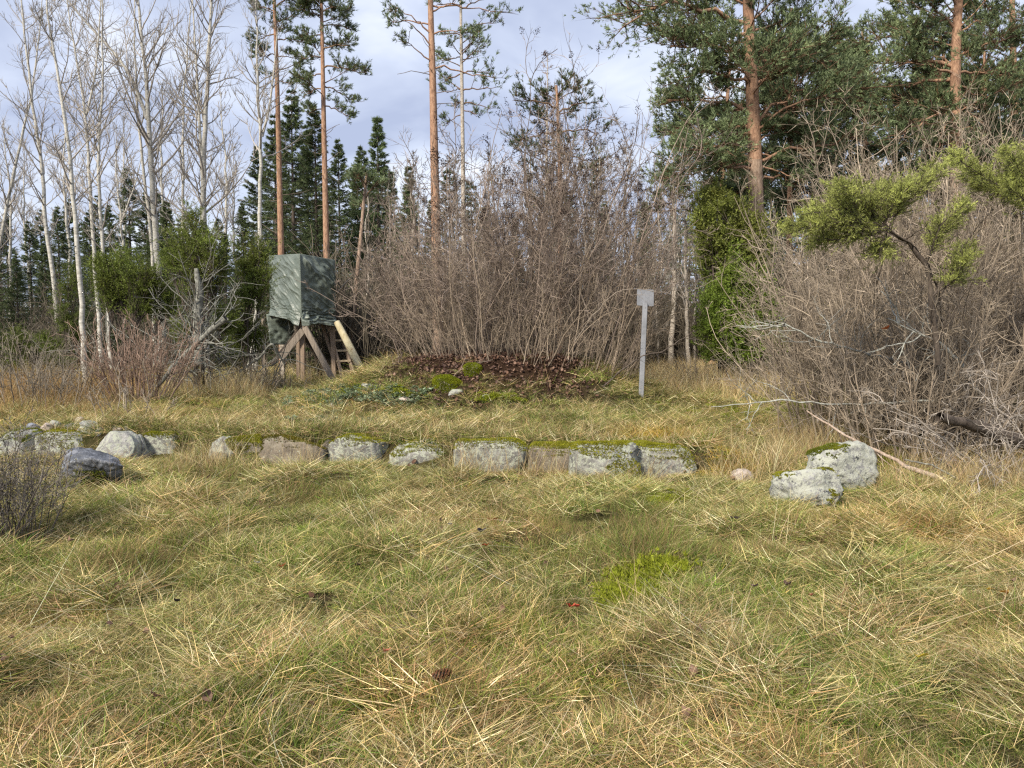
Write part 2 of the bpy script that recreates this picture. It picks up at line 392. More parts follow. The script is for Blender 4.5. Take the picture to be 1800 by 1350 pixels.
# ------------------------------------------------------------------ ground
def litter_amount(x, y):                # 0..1: where dead leaves cover the soil
    x = np.asarray(x, float); y = np.asarray(y, float)
    r = np.sqrt(((x - MC[0] - .2) / 2.75) ** 2 + ((y - MC[1] + .35) / 3.15) ** 2) + .22 * fbm2(x, y, .9, 2.2)
    a = 1 - sstep(.6, 1.02, r)
    r2 = np.sqrt(((x - 6.3) / 2.6) ** 2 + ((y - 10.9) / 2.2) ** 2) + .2 * fbm2(x, y, .9, 4.2)
    b = 1 - sstep(.7, 1.1, r2)
    far = sstep(23, 28, y + 1.5 * n2(x, y, .3, 1.1)) * .8
    return np.clip(np.maximum(np.maximum(a, b * .8), far), 0, 1)
def axis_pts(a, b, fine0, fine1, step, k):
    mid = np.arange(fine0, fine1, step)
    def ext(v0, v1, sgn):
        out, s, v = [], step, v0
        while (v1 - v) * sgn > 0:
            s *= k; v += sgn * s; out.append(v)
        return out
    return np.array(ext(fine0, a, -1)[::-1] + list(mid) + ext(mid[-1], b, 1))
xs = axis_pts(-900, 900, -8, 8, .12, 1.2); ys = axis_pts(-120, 1500, 0, 18, .12, 1.16)
XX, YY = np.meshgrid(xs, ys)
g = Geo(); idx = np.arange(XX.size).reshape(XX.shape)
la = litter_amount(XX, YY).ravel()
g.add(np.stack([XX, YY, ground(XX, YY)], -1).reshape(-1, 3), Q=np.stack([idx[:-1, :-1], idx[:-1, 1:], idx[1:, 1:], idx[1:, :-1]], -1).reshape(-1, 4), C=np.stack([la, la, la], 1))
go = g.obj('ground', ground_mat(), smooth=True); go['kind'] = 'structure'
go['label'] = 'meadow ground rising to a low terrace and a knoll'

# ------------------------------------------------------------------ stones
ico_cache = {}
def ico(sub):
    if sub not in ico_cache:
        import bmesh
        bm = bmesh.new(); bmesh.ops.create_icosphere(bm, subdivisions=sub, radius=1)
        V = np.array([v.co[:] for v in bm.verts]); F = np.array([[v.index for v in f.verts] for f in bm.faces]); bm.free()
        ico_cache[sub] = (V, F)
    return ico_cache[sub]
def rock_verts(rng, size, block=.55, cuts=9, rough=.06, sub=5):
    V, F = ico(sub)
    p = np.sign(V) * np.abs(V) ** block
    p = p / np.max(np.abs(p), 0)
    o = rng.random(3) * 50
    p = p * (1 + (.22 if block > .35 else .13) * n3(p, 1.3, o)[:, None])
    for _ in range(cuts):
        nv = rng.normal(size=3); nv[2] = abs(nv[2]) * .8; nv = nrm(nv); dist = rng.uniform(.7, 1.0)
        ex = p @ nv - dist
        p = p - np.maximum(ex, 0)[:, None] * nv * .92
    p = p + nrm(p) * (rough * n3(p, 4, o + 5) + rough * .55 * n3(p, 9, o + 9) + rough * .3 * n3(p, 20, o))[:, None]
    p = p / (np.max(p, 0) - np.min(p, 0)) * 2
    p = p - (np.max(p, 0) + np.min(p, 0)) / 2
    return p * np.asarray(size, float) / 2, F
def face_normals(V, F): return nrm(np.cross(V[F[:, 1]] - V[F[:, 0]], V[F[:, 2]] - V[F[:, 0]]))
def moss_fur(rng, V, F, amount, n, col, ln=.018, off=0.0):
    fn = face_normals(V, F); c = V[F].mean(1)
    ar = np.linalg.norm(np.cross(V[F[:, 1]] - V[F[:, 0]], V[F[:, 2]] - V[F[:, 0]]), axis=1)
    w = ar * (fn[:, 2] + .35 * n3(c, 5, off) + .5 * n3(c, 2.2, off + 3) > 1.05 - amount)
    if w.sum() <= 0: return None
    k = rng.choice(len(F), n, p=w / w.sum())
    b = rng.dirichlet((1, 1, 1), n)
    p = (V[F[k]] * b[:, :, None]).sum(1)
    g = Geo()
    cc = np.asarray(col)[None] * (1 + .35 * n3(p, 14, 2)[:, None]) * np.array([1, 1, 1]) + np.array([.05, .03, 0]) * np.clip(n3(p, 6, 8), 0, 1)[:, None]
    needles(g, rng, p - fn[k] * .004, nrm(fn[k] + .4 * rng.normal(size=(n, 3))), .004, 3, ln, ln * .45, 35, np.clip(cc, .01, 1), .25)
    return g
STONES = []
def stone(px0, px1, py0, py1, label, mat, depth=1.0, group=None, name='foundation_stone', block=.42, cuts=8, rough=.06, rot=0.0, tilt=(0, 0), moss=0.0, mosscol=(.2, .22, .025), nm=2600, fur=.02, bury=.07, sub=5, seed=0, Y=None, cat='stone'):
    rng = np.random.default_rng(seed + int(px0) * 7 + int(py0))
    if name == 'foundation_stone':
        py0 += 2; bury += .08
        if block == .42: block, cuts = .3, 4
        elif block == .5: block = .4
        rot = rot + rng.normal() * .05
    c = G((px0 + px1) / 2, py1) if Y is None else P((px0 + px1) / 2, py1, Y)
    w = (px1 - px0) / FPX * c[1] * (1.12 if name == 'foundation_stone' else 1); h = (py1 - py0) / FPX * c[1] + bury
    V, F = rock_verts(rng, (w, w * depth, h), block, cuts, rough, sub)
    ca, sa = math.cos(tilt[0]), math.sin(tilt[0]); V = V @ np.array([[ca, 0, -sa], [0, 1, 0], [sa, 0, ca]])
    ca, sa = math.cos(tilt[1]), math.sin(tilt[1]); V = V @ np.array([[1, 0, 0], [0, ca, sa], [0, -sa, ca]])
    ca, sa = math.cos(rot), math.sin(rot); V = V @ np.array([[ca, sa, 0], [-sa, ca, 0], [0, 0, 1]])
    base = np.array([c[0], c[1] + w * depth * .42, c[2] - bury])
    V = V + base + np.array([0, 0, h / 2])
    g = Geo(); g.add(V, T=F); o = g.obj(name, mat, base=tuple(base), smooth=False)
    o.data.polygons.foreach_set('use_smooth', np.ones(len(F), bool))
    tag(o, label, cat, group)
    if moss > 0:
        mg = moss_fur(rng, V, F, moss, nm, mosscol, fur, px0)
        if mg:
            mo = mg.obj('moss', M_MOSS, base=tuple(base)); mo.location = (0, 0, 0); mo.parent = o; mo['kind'] = 'stuff'
    STONES.append((base[0], base[1], w * .5, w * depth * .5))
    return o
MS_GREY = stone_mat('grey_granite', (.1, .1, .1), (.26, .255, .24), (.42, .41, .38), lich=.5, moss=.35)
MS_LICH = stone_mat('lichen_granite', (.11, .108, .1), (.21, .205, .185), (.36, .355, .32), lich=.5, moss=.42, seedo=3.1)
MS_MOSS = stone_mat('mossy_granite', (.09, .075, .06), (.2, .17, .13), (.3, .28, .22), lich=.4, moss=.62, seedo=5.7, mosscol=(.1, .1, .018))
MS_SLAB = stone_mat('blue_slate', (.028, .03, .034), (.1, .107, .122), (.24, .252, .285), lichen=(.28, .295, .32), lich=.42, moss=.05, seedo=8.2, spec=.5, rough=.5)
MS_BOULD = stone_mat('pale_boulder', (.06, .065, .075), (.22, .22, .215), (.45, .45, .435), lichen=(.4, .41, .35), lich=.55, moss=.12, seedo=1.4)
MS_PINK = stone_mat('pinkish_stone', (.25, .19, .16), (.42, .35, .3), (.56, .49, .43), lich=.4, moss=0, seedo=4.4)
GR = 'stones of the old house foundation'
YM, GM = (.24, .24, .025), (.13, .15, .02)
stone(-35, 42, 756, 800, 'low grey foundation stone behind the twiggy heather-like shrub at the end of the row', MS_GREY, .9, GR, moss=.3)
stone(55, 152, 757, 800, 'broad flat foundation stone carrying the heap of small stones', MS_LICH, .8, GR, moss=.45, mosscol=YM)
stone(160, 228, 758, 803, 'plain rounded grey foundation stone just behind the dark slanting slab', MS_GREY, .8, GR, block=.65, rough=.04)
stone(222, 254, 763, 802, 'small egg-shaped dark stone wedged between two bigger foundation stones', MS_GREY, .9, GR, block=.8, cuts=4)
stone(252, 308, 758, 803, 'foundation stone with a yellow-green moss cap sloping down its side', MS_LICH, .9, GR, moss=.85, mosscol=YM, nm=4500)
stone(362, 412, 766, 808, 'narrow white-lichened foundation stone by the brown gap in the row', MS_LICH, .9, GR, block=.7)
stone(398, 462, 766, 802, 'foundation stone with bright moss hanging over its face', MS_MOSS, .8, GR, moss=.95, mosscol=YM, nm=5000)
stone(450, 566, 767, 818, 'long brown foundation stone half hidden by grass', MS_MOSS, .6, GR, moss=.5, mosscol=(.12, .11, .02))
stone(550, 584, 770, 812, 'small dark mossy foundation stone in a hollow', MS_MOSS, .8, GR, moss=.7, mosscol=GM)
stone(574, 688, 763, 812, 'tall white-faced foundation stone with a moss crown', MS_LICH, .7, GR, moss=.62, mosscol=YM, nm=5000)
stone(682, 790, 769, 813, 'square-cut pale foundation stone beside the wide gap', MS_LICH, .7, GR, block=.4, moss=.5, mosscol=YM, nm=3500)
stone(800, 922, 770, 829, 'rounded lichen-grey foundation stone with moss along the top edge', MS_LICH, .7, GR, moss=.6, mosscol=YM, nm=4500)
stone(912, 1020, 779, 830, 'low sunken foundation stone wearing two cushions of moss', MS_MOSS, .8, GR, moss=.9, mosscol=YM, nm=5000)
stone(1006, 1124, 778, 838, 'dark-patched block of the long stone at the end of the foundation', MS_LICH, .6, GR, block=.42, moss=.55, mosscol=YM, nm=4500)
stone(1110, 1220, 779, 842, 'big end stone of the foundation beside yellow grass', MS_LICH, .7, GR, block=.42, moss=.5, mosscol=YM, nm=4500)
g2 = 'small stones heaped on the foundation'
def small(px0, px1, py0, py1, label, mat, **k):
    return stone(px0, px1, py0, py1, label, mat, group=g2, name='loose_stone', bury=.03, sub=4, **k)
small(40, 64, 744, 760, 'small dark stone of the heap beyond the twiggy shrub', MS_SLAB)
small(66, 88, 744, 757, 'flat pinkish stone in the heap', MS_PINK, depth=1.2)
small(82, 104, 739, 754, 'smooth grey-green stone standing in the heap', MS_GREY, block=.8, cuts=3)
small(106, 130, 745, 757, 'thin bluish slab lying in the heap', MS_SLAB, depth=1.2)
small(128, 145, 733, 744, 'pale pinkish stone at the back of the heap', MS_PINK, block=.8)
small(132, 170, 741, 760, 'whitish lichened wedge on top of the heap', MS_LICH, tilt=(.25, 0), depth=1.1)
small(165, 184, 752, 766, 'bluish chip leaning on the rounded foundation stone', MS_SLAB)
small(192, 214, 750, 762, 'pinkish cobble on top of the rounded grey foundation stone', MS_PINK, block=.8)
small(213, 229, 749, 759, 'little lichen-green cobble next to the moss cap', MS_LICH, block=.8)
stone(1288, 1330, 825, 846, 'flat pinkish stone sunk in grass between the foundation and the boulders', MS_PINK, 1.0, name='loose_stone', moss=0, sub=4)

# dark slanting slab
def slab():
    import bmesh
    Y0 = G(155, 862)[1]; rng = np.random.default_rng(5)
    K = [(121, 814, 0), (160, 807, -.03), (196, 813, .02), (218, 819, .1), (116, 792, .3), (128, 786, .36), (160, 789, .4), (197, 800, .38), (96, 850, .1), (140, 868, .13), (207, 846, .16), (98, 850, .5), (212, 842, .5)]
    bm = bmesh.new(); vs = [bm.verts.new(tuple(P(a, b, Y0 + d))) for a, b, d in K]
    bmesh.ops.convex_hull(bm, input=vs); bmesh.ops.triangulate(bm, faces=bm.faces[:])
    for _ in range(5): bmesh.ops.subdivide_edges(bm, edges=[e for e in bm.edges if e.calc_length() > .022], cuts=1); bmesh.ops.triangulate(bm, faces=bm.faces[:])
    bm.verts.index_update(); bm.normal_update()
    p = np.array([v.co[:] for v in bm.verts]); nv = np.array([v.normal[:] for v in bm.verts]); F = np.array([[v.index for v in f.verts] for f in bm.faces]); bm.free()
    lay = np.abs(n3(p * np.array([3, 3, 22]) + np.array([0, 0, 1]) * p[:, :1] * 8, 1.0, 4))
    p = p + nv * (.018 * n3(p, 6, 3) + .012 * n3(p, 15, 5) + .007 * n3(p, 38, 1) - .022 * lay * (nv[:, 2] < .5))[:, None]
    base = np.array([p[:, 0].mean(), Y0 + .2, p[:, 2].min()])
    g = Geo(); g.add(p, T=F); o = g.obj('slab_rock', MS_SLAB, base=tuple(base), smooth=False)
    tag(o, 'dark blue-grey split slab with a slanting top lying in front of the foundation', 'rock')
    fn = face_normals(p, F); cc = p[F].mean(1); xm = P(155, 840, Y0)[0]
    sel = np.where((fn[:, 1] < -.4) & (np.abs(cc[:, 0] - xm) < .15) & (cc[:, 2] < P(155, 828, Y0)[2]))[0]
    mg = Geo(); k = rng.choice(sel, 1500); needles(mg, rng, cc[k] + rng.normal(size=(1500, 3)) * .008, nrm(fn[k] + .5 * rng.normal(size=(1500, 3))), .004, 3, .016, .007, 35, np.array(GM), .3)
    mo = mg.obj('moss', M_MOSS, base=tuple(base)); mo.location = (0, 0, 0); mo.parent = o; mo['kind'] = 'stuff'
    STONES.append((base[0], base[1], .3, .22))
slab()
stone(1424, 1550, 772, 862, 'mottled grey boulder under the fallen branch, the upper of two touching ones', MS_BOULD, .7, 'pair of boulders', name='boulder', block=.8, cuts=5, rough=.08, rot=.2, tilt=(.16, 0), moss=.25, mosscol=GM, nm=1800, seed=4, cat='boulder', sub=5)
stone(1364, 1492, 824, 898, 'pale rounded boulder with a moss patch, the lower of two touching ones', MS_BOULD, .6, 'pair of boulders', name='boulder', block=.82, cuts=4, rough=.08, rot=-.25, tilt=(-.1, 0), moss=.3, mosscol=YM, nm=2200, seed=9, cat='boulder', sub=5)
# on the knoll
BG = (.2, .23, .02)
stone(758, 812, 661, 688, 'moss-covered round stone on the leaf-strewn knoll, the bigger of two', MS_MOSS, 1.0, 'mossy stones on the knoll', name='mossy_stone', block=.8, cuts=2, rough=.03, moss=1.7, mosscol=BG, nm=6500, fur=.024)
stone(814, 846, 639, 662, 'moss-covered stone deeper under the bush stems, the smaller of two', MS_MOSS, 1.0, 'mossy stones on the knoll', name='mossy_stone', block=.8, cuts=2, rough=.03, moss=1.7, mosscol=BG, nm=4500, fur=.022)
stone(846, 868, 693, 704, 'small bluish white stone peeping out of the dead leaves', MS_LICH, 1.0, name='loose_stone', sub=4)
stone(698, 732, 698, 712, 'flat pale stone among ground ivy at the foot of the knoll', MS_PINK, 1.0, name='loose_stone', sub=4)
stone(708, 736, 690, 703, 'mossy grey stone just above a flat pale stone at the knoll foot', MS_GREY, 1.0, name='loose_stone', sub=4, moss=.5)
stone(575, 592, 708, 722, 'pale tilted stone in the grey-green ground cover', MS_LICH, 1.0, name='loose_stone', tilt=(-.6, 0), sub=4)
stone(632, 656, 674, 686, 'lichened stone at the shoulder of the knoll below the ladder', MS_LICH, 1.0, name='loose_stone', sub=4)
stone(782, 818, 684, 694, 'flat dark stone lying right under the bigger mossy stone', MS_GREY, 1.0, name='loose_stone', sub=4)

# ------------------------------------------------------------------ hunting stand
def stand():
    Y0 = 20.3
    base = G(535, 678)
    root = thing('hunting_stand', (P(535, 678, Y0)[0], Y0 + .9, float(ground(P(535, 678, Y0)[0], Y0 + .9))), 'hunting stand on timber legs wrapped in a wrinkled green tarpaulin', 'hunting stand')
    gz = lambda p: np.array([p[0], p[1], float(ground(p[0], p[1])) - .08])
    C0, CL, CR = P(528, 500, Y0), P(474, 500, Y0 + .9), P(589, 500, Y0 + 1.0)
    CB = CL + CR - C0
    zt = lambda px, py, Y: P(px, py, Y)[2]
    top = [zt(528, 446, Y0), zt(589, 457, Y0 + 1), zt(589, 457, Y0 + 1) - .02, zt(478, 449, Y0 + .9)]
    hem = [zt(530, 573, Y0), zt(592, 572, Y0 + 1), zt(590, 560, Y0 + 1), zt(474, 556, Y0 + .9)]
    cor = [C0, CR, CB, CL]
    rng = np.random.default_rng(3)
    nu, nv = 90, 110
    for k in range(4):
        if k in (1, 2): nu, nv = 30, 36
        else: nu, nv = 90, 110
        a, b = cor[k], cor[(k + 1) % 4]
        u = np.linspace(0, 1, nu); v = np.linspace(0, 1, nv); U, Vv = np.meshgrid(u, v)
        nrm_ = nrm(np.cross(b - a, np.array([0, 0, 1.0])) * np.array([1, 1, 0]))
        ztop = top[k] + (top[(k + 1) % 4] - top[k]) * U; zb = hem[k] + (hem[(k + 1) % 4] - hem[k]) * U + .05 * np.sin(U * 5 + k) * np.sin(U * math.pi)
        if k == 3: zb = zb + .12 * np.sin(np.clip(U * 1.2, 0, 1) * math.pi)
        X = a[0] + (b[0] - a[0]) * U; Yy = a[1] + (b[1] - a[1]) * U; Z = ztop + (zb - ztop) * Vv
        s = U * 1.3; t = Vv * 1.7
        q1 = (t * 1.0 - s * .72); q2 = (s + .6 * t)
        ff = lambda f, o, w: (1 - np.abs(n3(np.stack([q1 * f + w * n2(s, t, 2, o), q2 * f * .07, np.full_like(q1, o + k * 3.3)], -1)))) ** 5 * (.35 + .65 * sstep(-.3, .5, n2(s, t, 1.6, o + 2 * k)))
        fold = .07 * ff(3.4, 1.3, .5) + .05 * ff(6.5, 4.1, .6) + .022 * ff(15, 7.7, .9) + .008 * n2(s, t, 9, k)
        if k == 3:
            q1 = (t * .9 - s * .9); q2 = s + t
            fold = fold * .75 + .022 * n2(s, t, 5, 2) + .02 * ff(9, 2.2, 1.6)
        gather = np.exp(-((Vv - .84) / .05) ** 2)
        hz = (1 - np.abs(n3(np.stack([t * 26 + 2 * n2(s, t, 3, 6), s * 3, np.full_like(s, 9.0 + k)], -1)))) ** 2 * np.exp(-((Vv - .88) / .12) ** 2)
        edge = np.minimum(1, np.minimum(U, 1 - U) * 9)
        disp = (fold * (edge * .9 + .1) + .055 * hz * edge) * np.minimum(1, Vv * 9) - .02 * gather
        if k == 0: disp = disp * 2.2
        flare = np.clip((Vv - .86) / .14, 0, 1) ** 1.3 * (.12 + .09 * n2(s, t, 2.3, 3 + k))
        disp = disp + flare * (.55 + .45 * edge)
        Pt = np.stack([X + nrm_[0] * disp, Yy + nrm_[1] * disp, Z], -1)
        # flare the corners outward along the diagonal so neighbouring panels meet
        g = Geo(); ii = np.arange(nu * nv).reshape(nv, nu)
        g.add(Pt.reshape(-1, 3), Q=np.stack([ii[:-1, :-1], ii[:-1, 1:], ii[1:, 1:], ii[1:, :-1]], -1).reshape(-1, 4))
        o = g.obj('tarpaulin_panel', M_TARP, root, smooth=True)
        so = o.modifiers.new('thickness', 'SOLIDIFY'); so.thickness = .006
        if k == 0: o['label'] = 'shaded tarpaulin side with long diagonal folds'
        if k == 3: o['label'] = 'lighter tarpaulin side crumpled above the hem'
    g = Geo(); tv = [np.array([cor[k][0], cor[k][1], top[k] - .01]) for k in range(4)]; mid = sum(tv) / 4 + np.array([0, 0, .03])
    g.add(tv + [mid], T=[(0, 1, 4), (1, 2, 4), (2, 3, 4), (3, 0, 4)]); o = g.obj('roof_cover', M_TARP, root)
    o.modifiers.new('thickness', 'SOLIDIFY').thickness = .01
    # seam tape down the near corner
    g = Geo(); box(g, [C0[0], C0[1] - .035, top[0]], [C0[0] + .02, C0[1] - .05, hem[0] + .25], .035, .02); g.obj('corner_batten', M_TARP, root)
    # floor frame
    def bar(name, a, b, w, h, mat, label=None):
        g = Geo(); box(g, a, b, w, h); o = g.obj(name, mat, root)
        if label: o['label'] = label
        return o
    zf = hem[0] + .32
    for k in range(4):
        a, b = cor[k].copy(), cor[(k + 1) % 4].copy(); a[2] = b[2] = zf
        cc = (C0 + CB) / 2; a[:2] += (cc[:2] - a[:2]) * .1; b[:2] += (cc[:2] - b[:2]) * .1
        bar('floor_beam', a, b, .07, .14, M_TIMBERB)
    for t in np.linspace(.04, .96, 9):
        a = C0 + (CR - C0) * t; b = CL + (CB - CL) * t; a[2] = b[2] = zf + .09; a = a + (b - a) * .05; b = b + (a - b) * .05
        bar('floor_board', a, b, .12, .03, M_TIMBERB)
    up = lambda px, py, Y: P(px, py, Y)
    bar('post', up(532, 562, 20.5), gz(up(533, 678, 20.5)), .11, .11, M_TIMBERB, 'front corner post')
    bar('post', up(524, 560, 21.0), gz(up(525, 672, 21.0)), .1, .1, M_TIMBERB)
    bar('post', up(584, 565, 21.2), gz(up(588, 664, 21.2)), .12, .12, M_TIMBERB)
    bar('post', up(496, 560, 21.9), gz(up(497, 668, 21.9)), .13, .13, M_TANBARK)
    bar('post', up(463, 560, 22.3), gz(up(464, 660, 22.3)), .1, .1, M_TIMBER)
    bar('brace', up(538, 574, 20.38), up(496, 627, 20.3), .06, .17, M_TIMBER, 'grey diagonal plank pointing away from the ladder')
    bar('brace', up(536, 569, 20.9), up(478, 640, 20.9), .06, .12, M_DARKBARK)
    bar('brace', up(536, 575, 20.3), gz(up(592, 679, 20.1)), .07, .15, M_TIMBER, 'long grey diagonal plank reaching the ground')
    bar('brace', up(522, 566, 21.5), gz(up(585, 668, 22.4)), .07, .13, M_DARKBARK)
    bar('brace', up(566, 570, 21.3), up(586, 632, 21.3), .06, .12, M_TIMBERB)
    # ladder
    gl = Geo(); L0, L1 = up(577, 570, 21.6), gz(up(606, 670, 20.9)); R0, R1 = up(594, 570, 21.8), gz(up(628, 672, 21.1))
    box(gl, L0, L1, .06, .1); ladder = gl.obj('ladder', M_TIMBERB, root, smooth=False)
    g = Geo(); box(g, R0, R1, .06, .1); o = g.obj('ladder_rail', M_TIMBERB, base=tuple(root.location)); o.location = (0, 0, 0); o.parent = ladder
    for t in np.linspace(.1, .93, 6):
        a, b = L0 + (L1 - L0) * t, R0 + (R1 - R0) * t
        g = Geo(); box(g, a - [.03, .06, 0], b + [.04, -.06, 0], .04, .055); o = g.obj('rung', M_FRESH, base=tuple(root.location)); o.location = (0, 0, 0); o.parent = ladder
    g = Geo(); pts = np.array([up(592, 566, 20.9), up(610, 600, 20.75), up(626, 632, 20.6), up(644, 668, 20.5)]); tubes(g, pts, np.array([.085, .1, .105, .1]), 12)
    g.obj('support_log', M_LOG, root, smooth=True)['label'] = 'pale peeled log propped against the stand'
    # flap hanging under the box
    nu = 24; U, Vv = np.meshgrid(np.linspace(0, 1, nu), np.linspace(0, 1, nu))
    A, B = up(468, 552, 21.3), up(519, 552, 21.6); zb = up(480, 606, 21.3)[2]
    sh = .5 * (1 - U) ** 3 * Vv
    fl = np.stack([A[0] + (B[0] - A[0]) * U + .1 * Vv * (1 - 2 * U), A[1] + (B[1] - A[1]) * U + .03 * n2(U * 3, Vv * 5, 2, 1) + .02 * n2(U * 3, Vv * 9, 3, 5), A[2] + (zb - A[2]) * Vv + .25 * np.clip(U - .6, 0, 1) * Vv], -1)
    g = Geo(); ii = np.arange(nu * nu).reshape(nu, nu)
    g.add(fl.reshape(-1, 3), Q=np.stack([ii[:-1, :-1], ii[:-1, 1:], ii[1:, 1:], ii[1:, :-1]], -1).reshape(-1, 4)); o = g.obj('tarpaulin_flap', M_TARP, root, smooth=True)
    o.modifiers.new('thickness', 'SOLIDIFY').thickness = .006
    g = Geo(); pts = np.array([up(592, 516, 21.3), up(604, 500, 21.6), up(617, 488, 22)]); tubes(g, pts, np.array([.012] * 3), 6); g.obj('guy_rope', M_TIMBER, root)
stand()

# ------------------------------------------------------------------ sign post
def signpost():
    Y = float(G(1126.5, 695)[1])
    b = P(1126.5, 695, Y); b[2] = float(ground(b[0], b[1]))
    root = thing('signpost', b, 'pale grey post with a small blank plate beside the big bush', 'sign post')
    g = Geo(); box(g, b - [0, 0, .1], P(1134, 532, Y), .085, .06); g.obj('post', M_PAINT, root)
    g = Geo(); g.flat = True; T = P(1134.5, 523, Y + .045); hw, hh = 15.5 / FPX * Y, 14.5 / FPX * Y
    n = 10; V = []
    rr = .02
    for sx, sy, a0 in ((1, 1, 0), (-1, 1, 90), (-1, -1, 180), (1, -1, 270)):
        for a in (0, 45, 90):
            V.append((sx * (hw - rr) + rr * math.cos(math.radians(a0 + a)), sy * (hh - rr) + rr * math.sin(math.radians(a0 + a))))
    V = np.array(V); m = len(V)
    rot = lambda x, z, y: T + np.array([x * .98, y + x * .18, z + x * -.05])
    front = [rot(x, z, 0) for x, z in V]; back = [rot(x, z, .012) for x, z in V]
    F = [(i, (i + 1) % m, m + (i + 1) % m, m + i) for i in range(m)]
    g.add(front + back + [T, T + [0, .012, 0]], Q=F, T=[(2 * m, (i + 1) % m, i) for i in range(m)] + [(2 * m + 1, m + i, m + (i + 1) % m) for i in range(m)])
    g.obj('sign_plate', M_PAINT, root)
    for dz in (-.05, .05):
        g = Geo(); c = P(1134, 533, Y) + [0, -.034, dz - .03]; tubes(g, np.array([c, c + [0, .02, 0]]), np.array([.009, .009]), 8)
        g.obj('bolt', M_TIMBER, root)
signpost()

# ------------------------------------------------------------------ bare broadleaf trees
TW_GREY = np.array([.36, .325, .285]); TW_BROWN = np.array([.25, .215, .17]); TW_RED = np.array([.31, .22, .17])
def pathpts(pix, Y, n=26):
    pts = np.array([P(x, y, Y) for x, y in pix])
    d = np.r_[0, np.cumsum(np.linalg.norm(np.diff(pts, axis=0), axis=1))]
    t = np.linspace(0, d[-1], n)
    out = np.stack([np.interp(t, d, pts[:, k]) for k in range(3)], 1)
    ker = np.array([.25, .5, .25])
    for _ in range(3):
        out[1:-1] = ker[0] * out[:-2] + ker[1] * out[1:-1] + ker[2] * out[2:]
    return out
def twig_crown(rng, trunk, r_tr, n1, len1, t0=.3, ang=48, up=.10, col=TW_GREY, k2=7, k3=6, rmin=.0055, sides3=3, len_pow=.7, flat=0.0):
    g = Geo(); T = trunk[None]
    p, d, i, t = kids(rng, T, n1, t0, .99, ang, 10)
    d[:, 1] *= (1 - flat); d = nrm(d)
    prof = np.clip((1 - t) / (1 - t0), 0, 1) ** len_pow * .85 + .15
    low = sstep(t0 - .02, t0 + .15, t) * .5 + .5
    L = len1 * prof * low * (.55 + .7 * rng.random(len(t)))
    B1 = grow(rng, p, d, L, 7, .10, up)
    rt = np.interp(t, np.linspace(0, 1, len(r_tr)), r_tr)
    r1 = np.clip(np.minimum(rt * .5, .010 * L + .008), rmin * 1.3, None)
    c1 = col * (1 + .15 * rng.normal(size=(len(p), 1)))
    tubes(g, B1, taper(len(p), 8, r1, rmin), 4, np.clip(c1, .05, .6))
    p2, d2, i2, t2 = kids(rng, B1, k2, .18, 1, 40, 12)
    L2 = L[i2] * (.22 + .33 * rng.random(len(i2))) * (1.15 - .6 * t2)
    B2 = grow(rng, p2, d2, L2, 4, .13, up * .9)
    tubes(g, B2, taper(len(p2), 5, np.clip(r1[i2] * .5, rmin, None), rmin * .8), 3, np.clip(col * .95 * (1 + .18 * rng.normal(size=(len(p2), 1))), .04, .6))
    if k3:
        p3, d3, i3, t3 = kids(rng, B2, k3, .15, 1, 38, 12)
        L3 = np.clip(L2[i3] * (.25 + .4 * rng.random(len(i3))), .12, .8)
        slivers(g, rng, p3, d3 + [0, 0, up * .5], L3, rmin, np.clip(col * .9 * (1 + .2 * rng.normal(size=(len(p3), 1))), .04, .6))
    return g, B1
def trunk_r(rpx, Y, n=26, tip=.12, flare=.25):
    t = np.linspace(0, 1, n)
    return rpx / FPX * Y * ((1 - t) ** .8 * (1 - tip) + tip) * (1 + flare * np.exp(-t * 30))
def bare_tree(name, label, Y, pix, rpx, seed, group, n1=40, len1=2.6, t0=.3, mat=None, fork=None, col=TW_GREY, k2=7, k3=6, cat='tree', rmin=.0036, ang=46):
    rng = np.random.default_rng(seed)
    tr = pathpts(pix, Y); gz = float(ground(tr[0, 0], Y)); tr[0, 2] = min(tr[0, 2], gz - .1)
    tr[1:-1] += .0006 * Y * rng.normal(size=(len(tr) - 2, 3)) * np.array([1, 1, 0])
    root = thing(name, (tr[0, 0], Y, gz), label, cat, group)
    g = Geo(); R = trunk_r(rpx * .86, Y); tubes(g, tr, R, 9)
    t_o = g.obj('trunk', mat or M_ASPEN, root, smooth=True)
    cg, _ = twig_crown(rng, tr, R, n1, len1, t0, col=col, k2=k2, k3=k3, rmin=rmin, ang=ang)
    if fork:
        fp = pathpts(fork, Y, 16); Rf = np.linspace(R[len(R) // 2] * .8, .015, 16)
        g = Geo(); tubes(g, fp, Rf, 7); g.obj('fork_limb', mat or M_ASPEN, root, smooth=True)
        c2, _ = twig_crown(rng, fp, Rf, n1 // 2, len1 * .7, .15, col=col, k2=k2, k3=k3, rmin=rmin)
        cg.add(np.concatenate(c2.V), Q=np.concatenate(c2.Q), C=np.concatenate(c2.C))
    cg.obj('crown', M_TWIG, root)
    return root
AG = 'bare pale-trunked aspens beside the hunting stand'
bare_tree('aspen_tree', 'tall aspen whose base shows free of shrubs, slightly leaning, with a twiggy spreading top', 29, [(108, 655), (98, 520), (85, 430), (72, 280), (57, 180), (46, 90), (36, -10), (30, -90)], 5.2, 11, AG)
bare_tree('aspen_tree', 'slim white trunk reaching the grass in front of the other aspens', 16.3, [(152, 724), (147, 600), (140, 480), (128, 330), (112, 190), (92, 90), (82, 10), (78, -80)], 6.2, 12, AG, n1=30, len1=1.5, t0=.42, rmin=.0045)
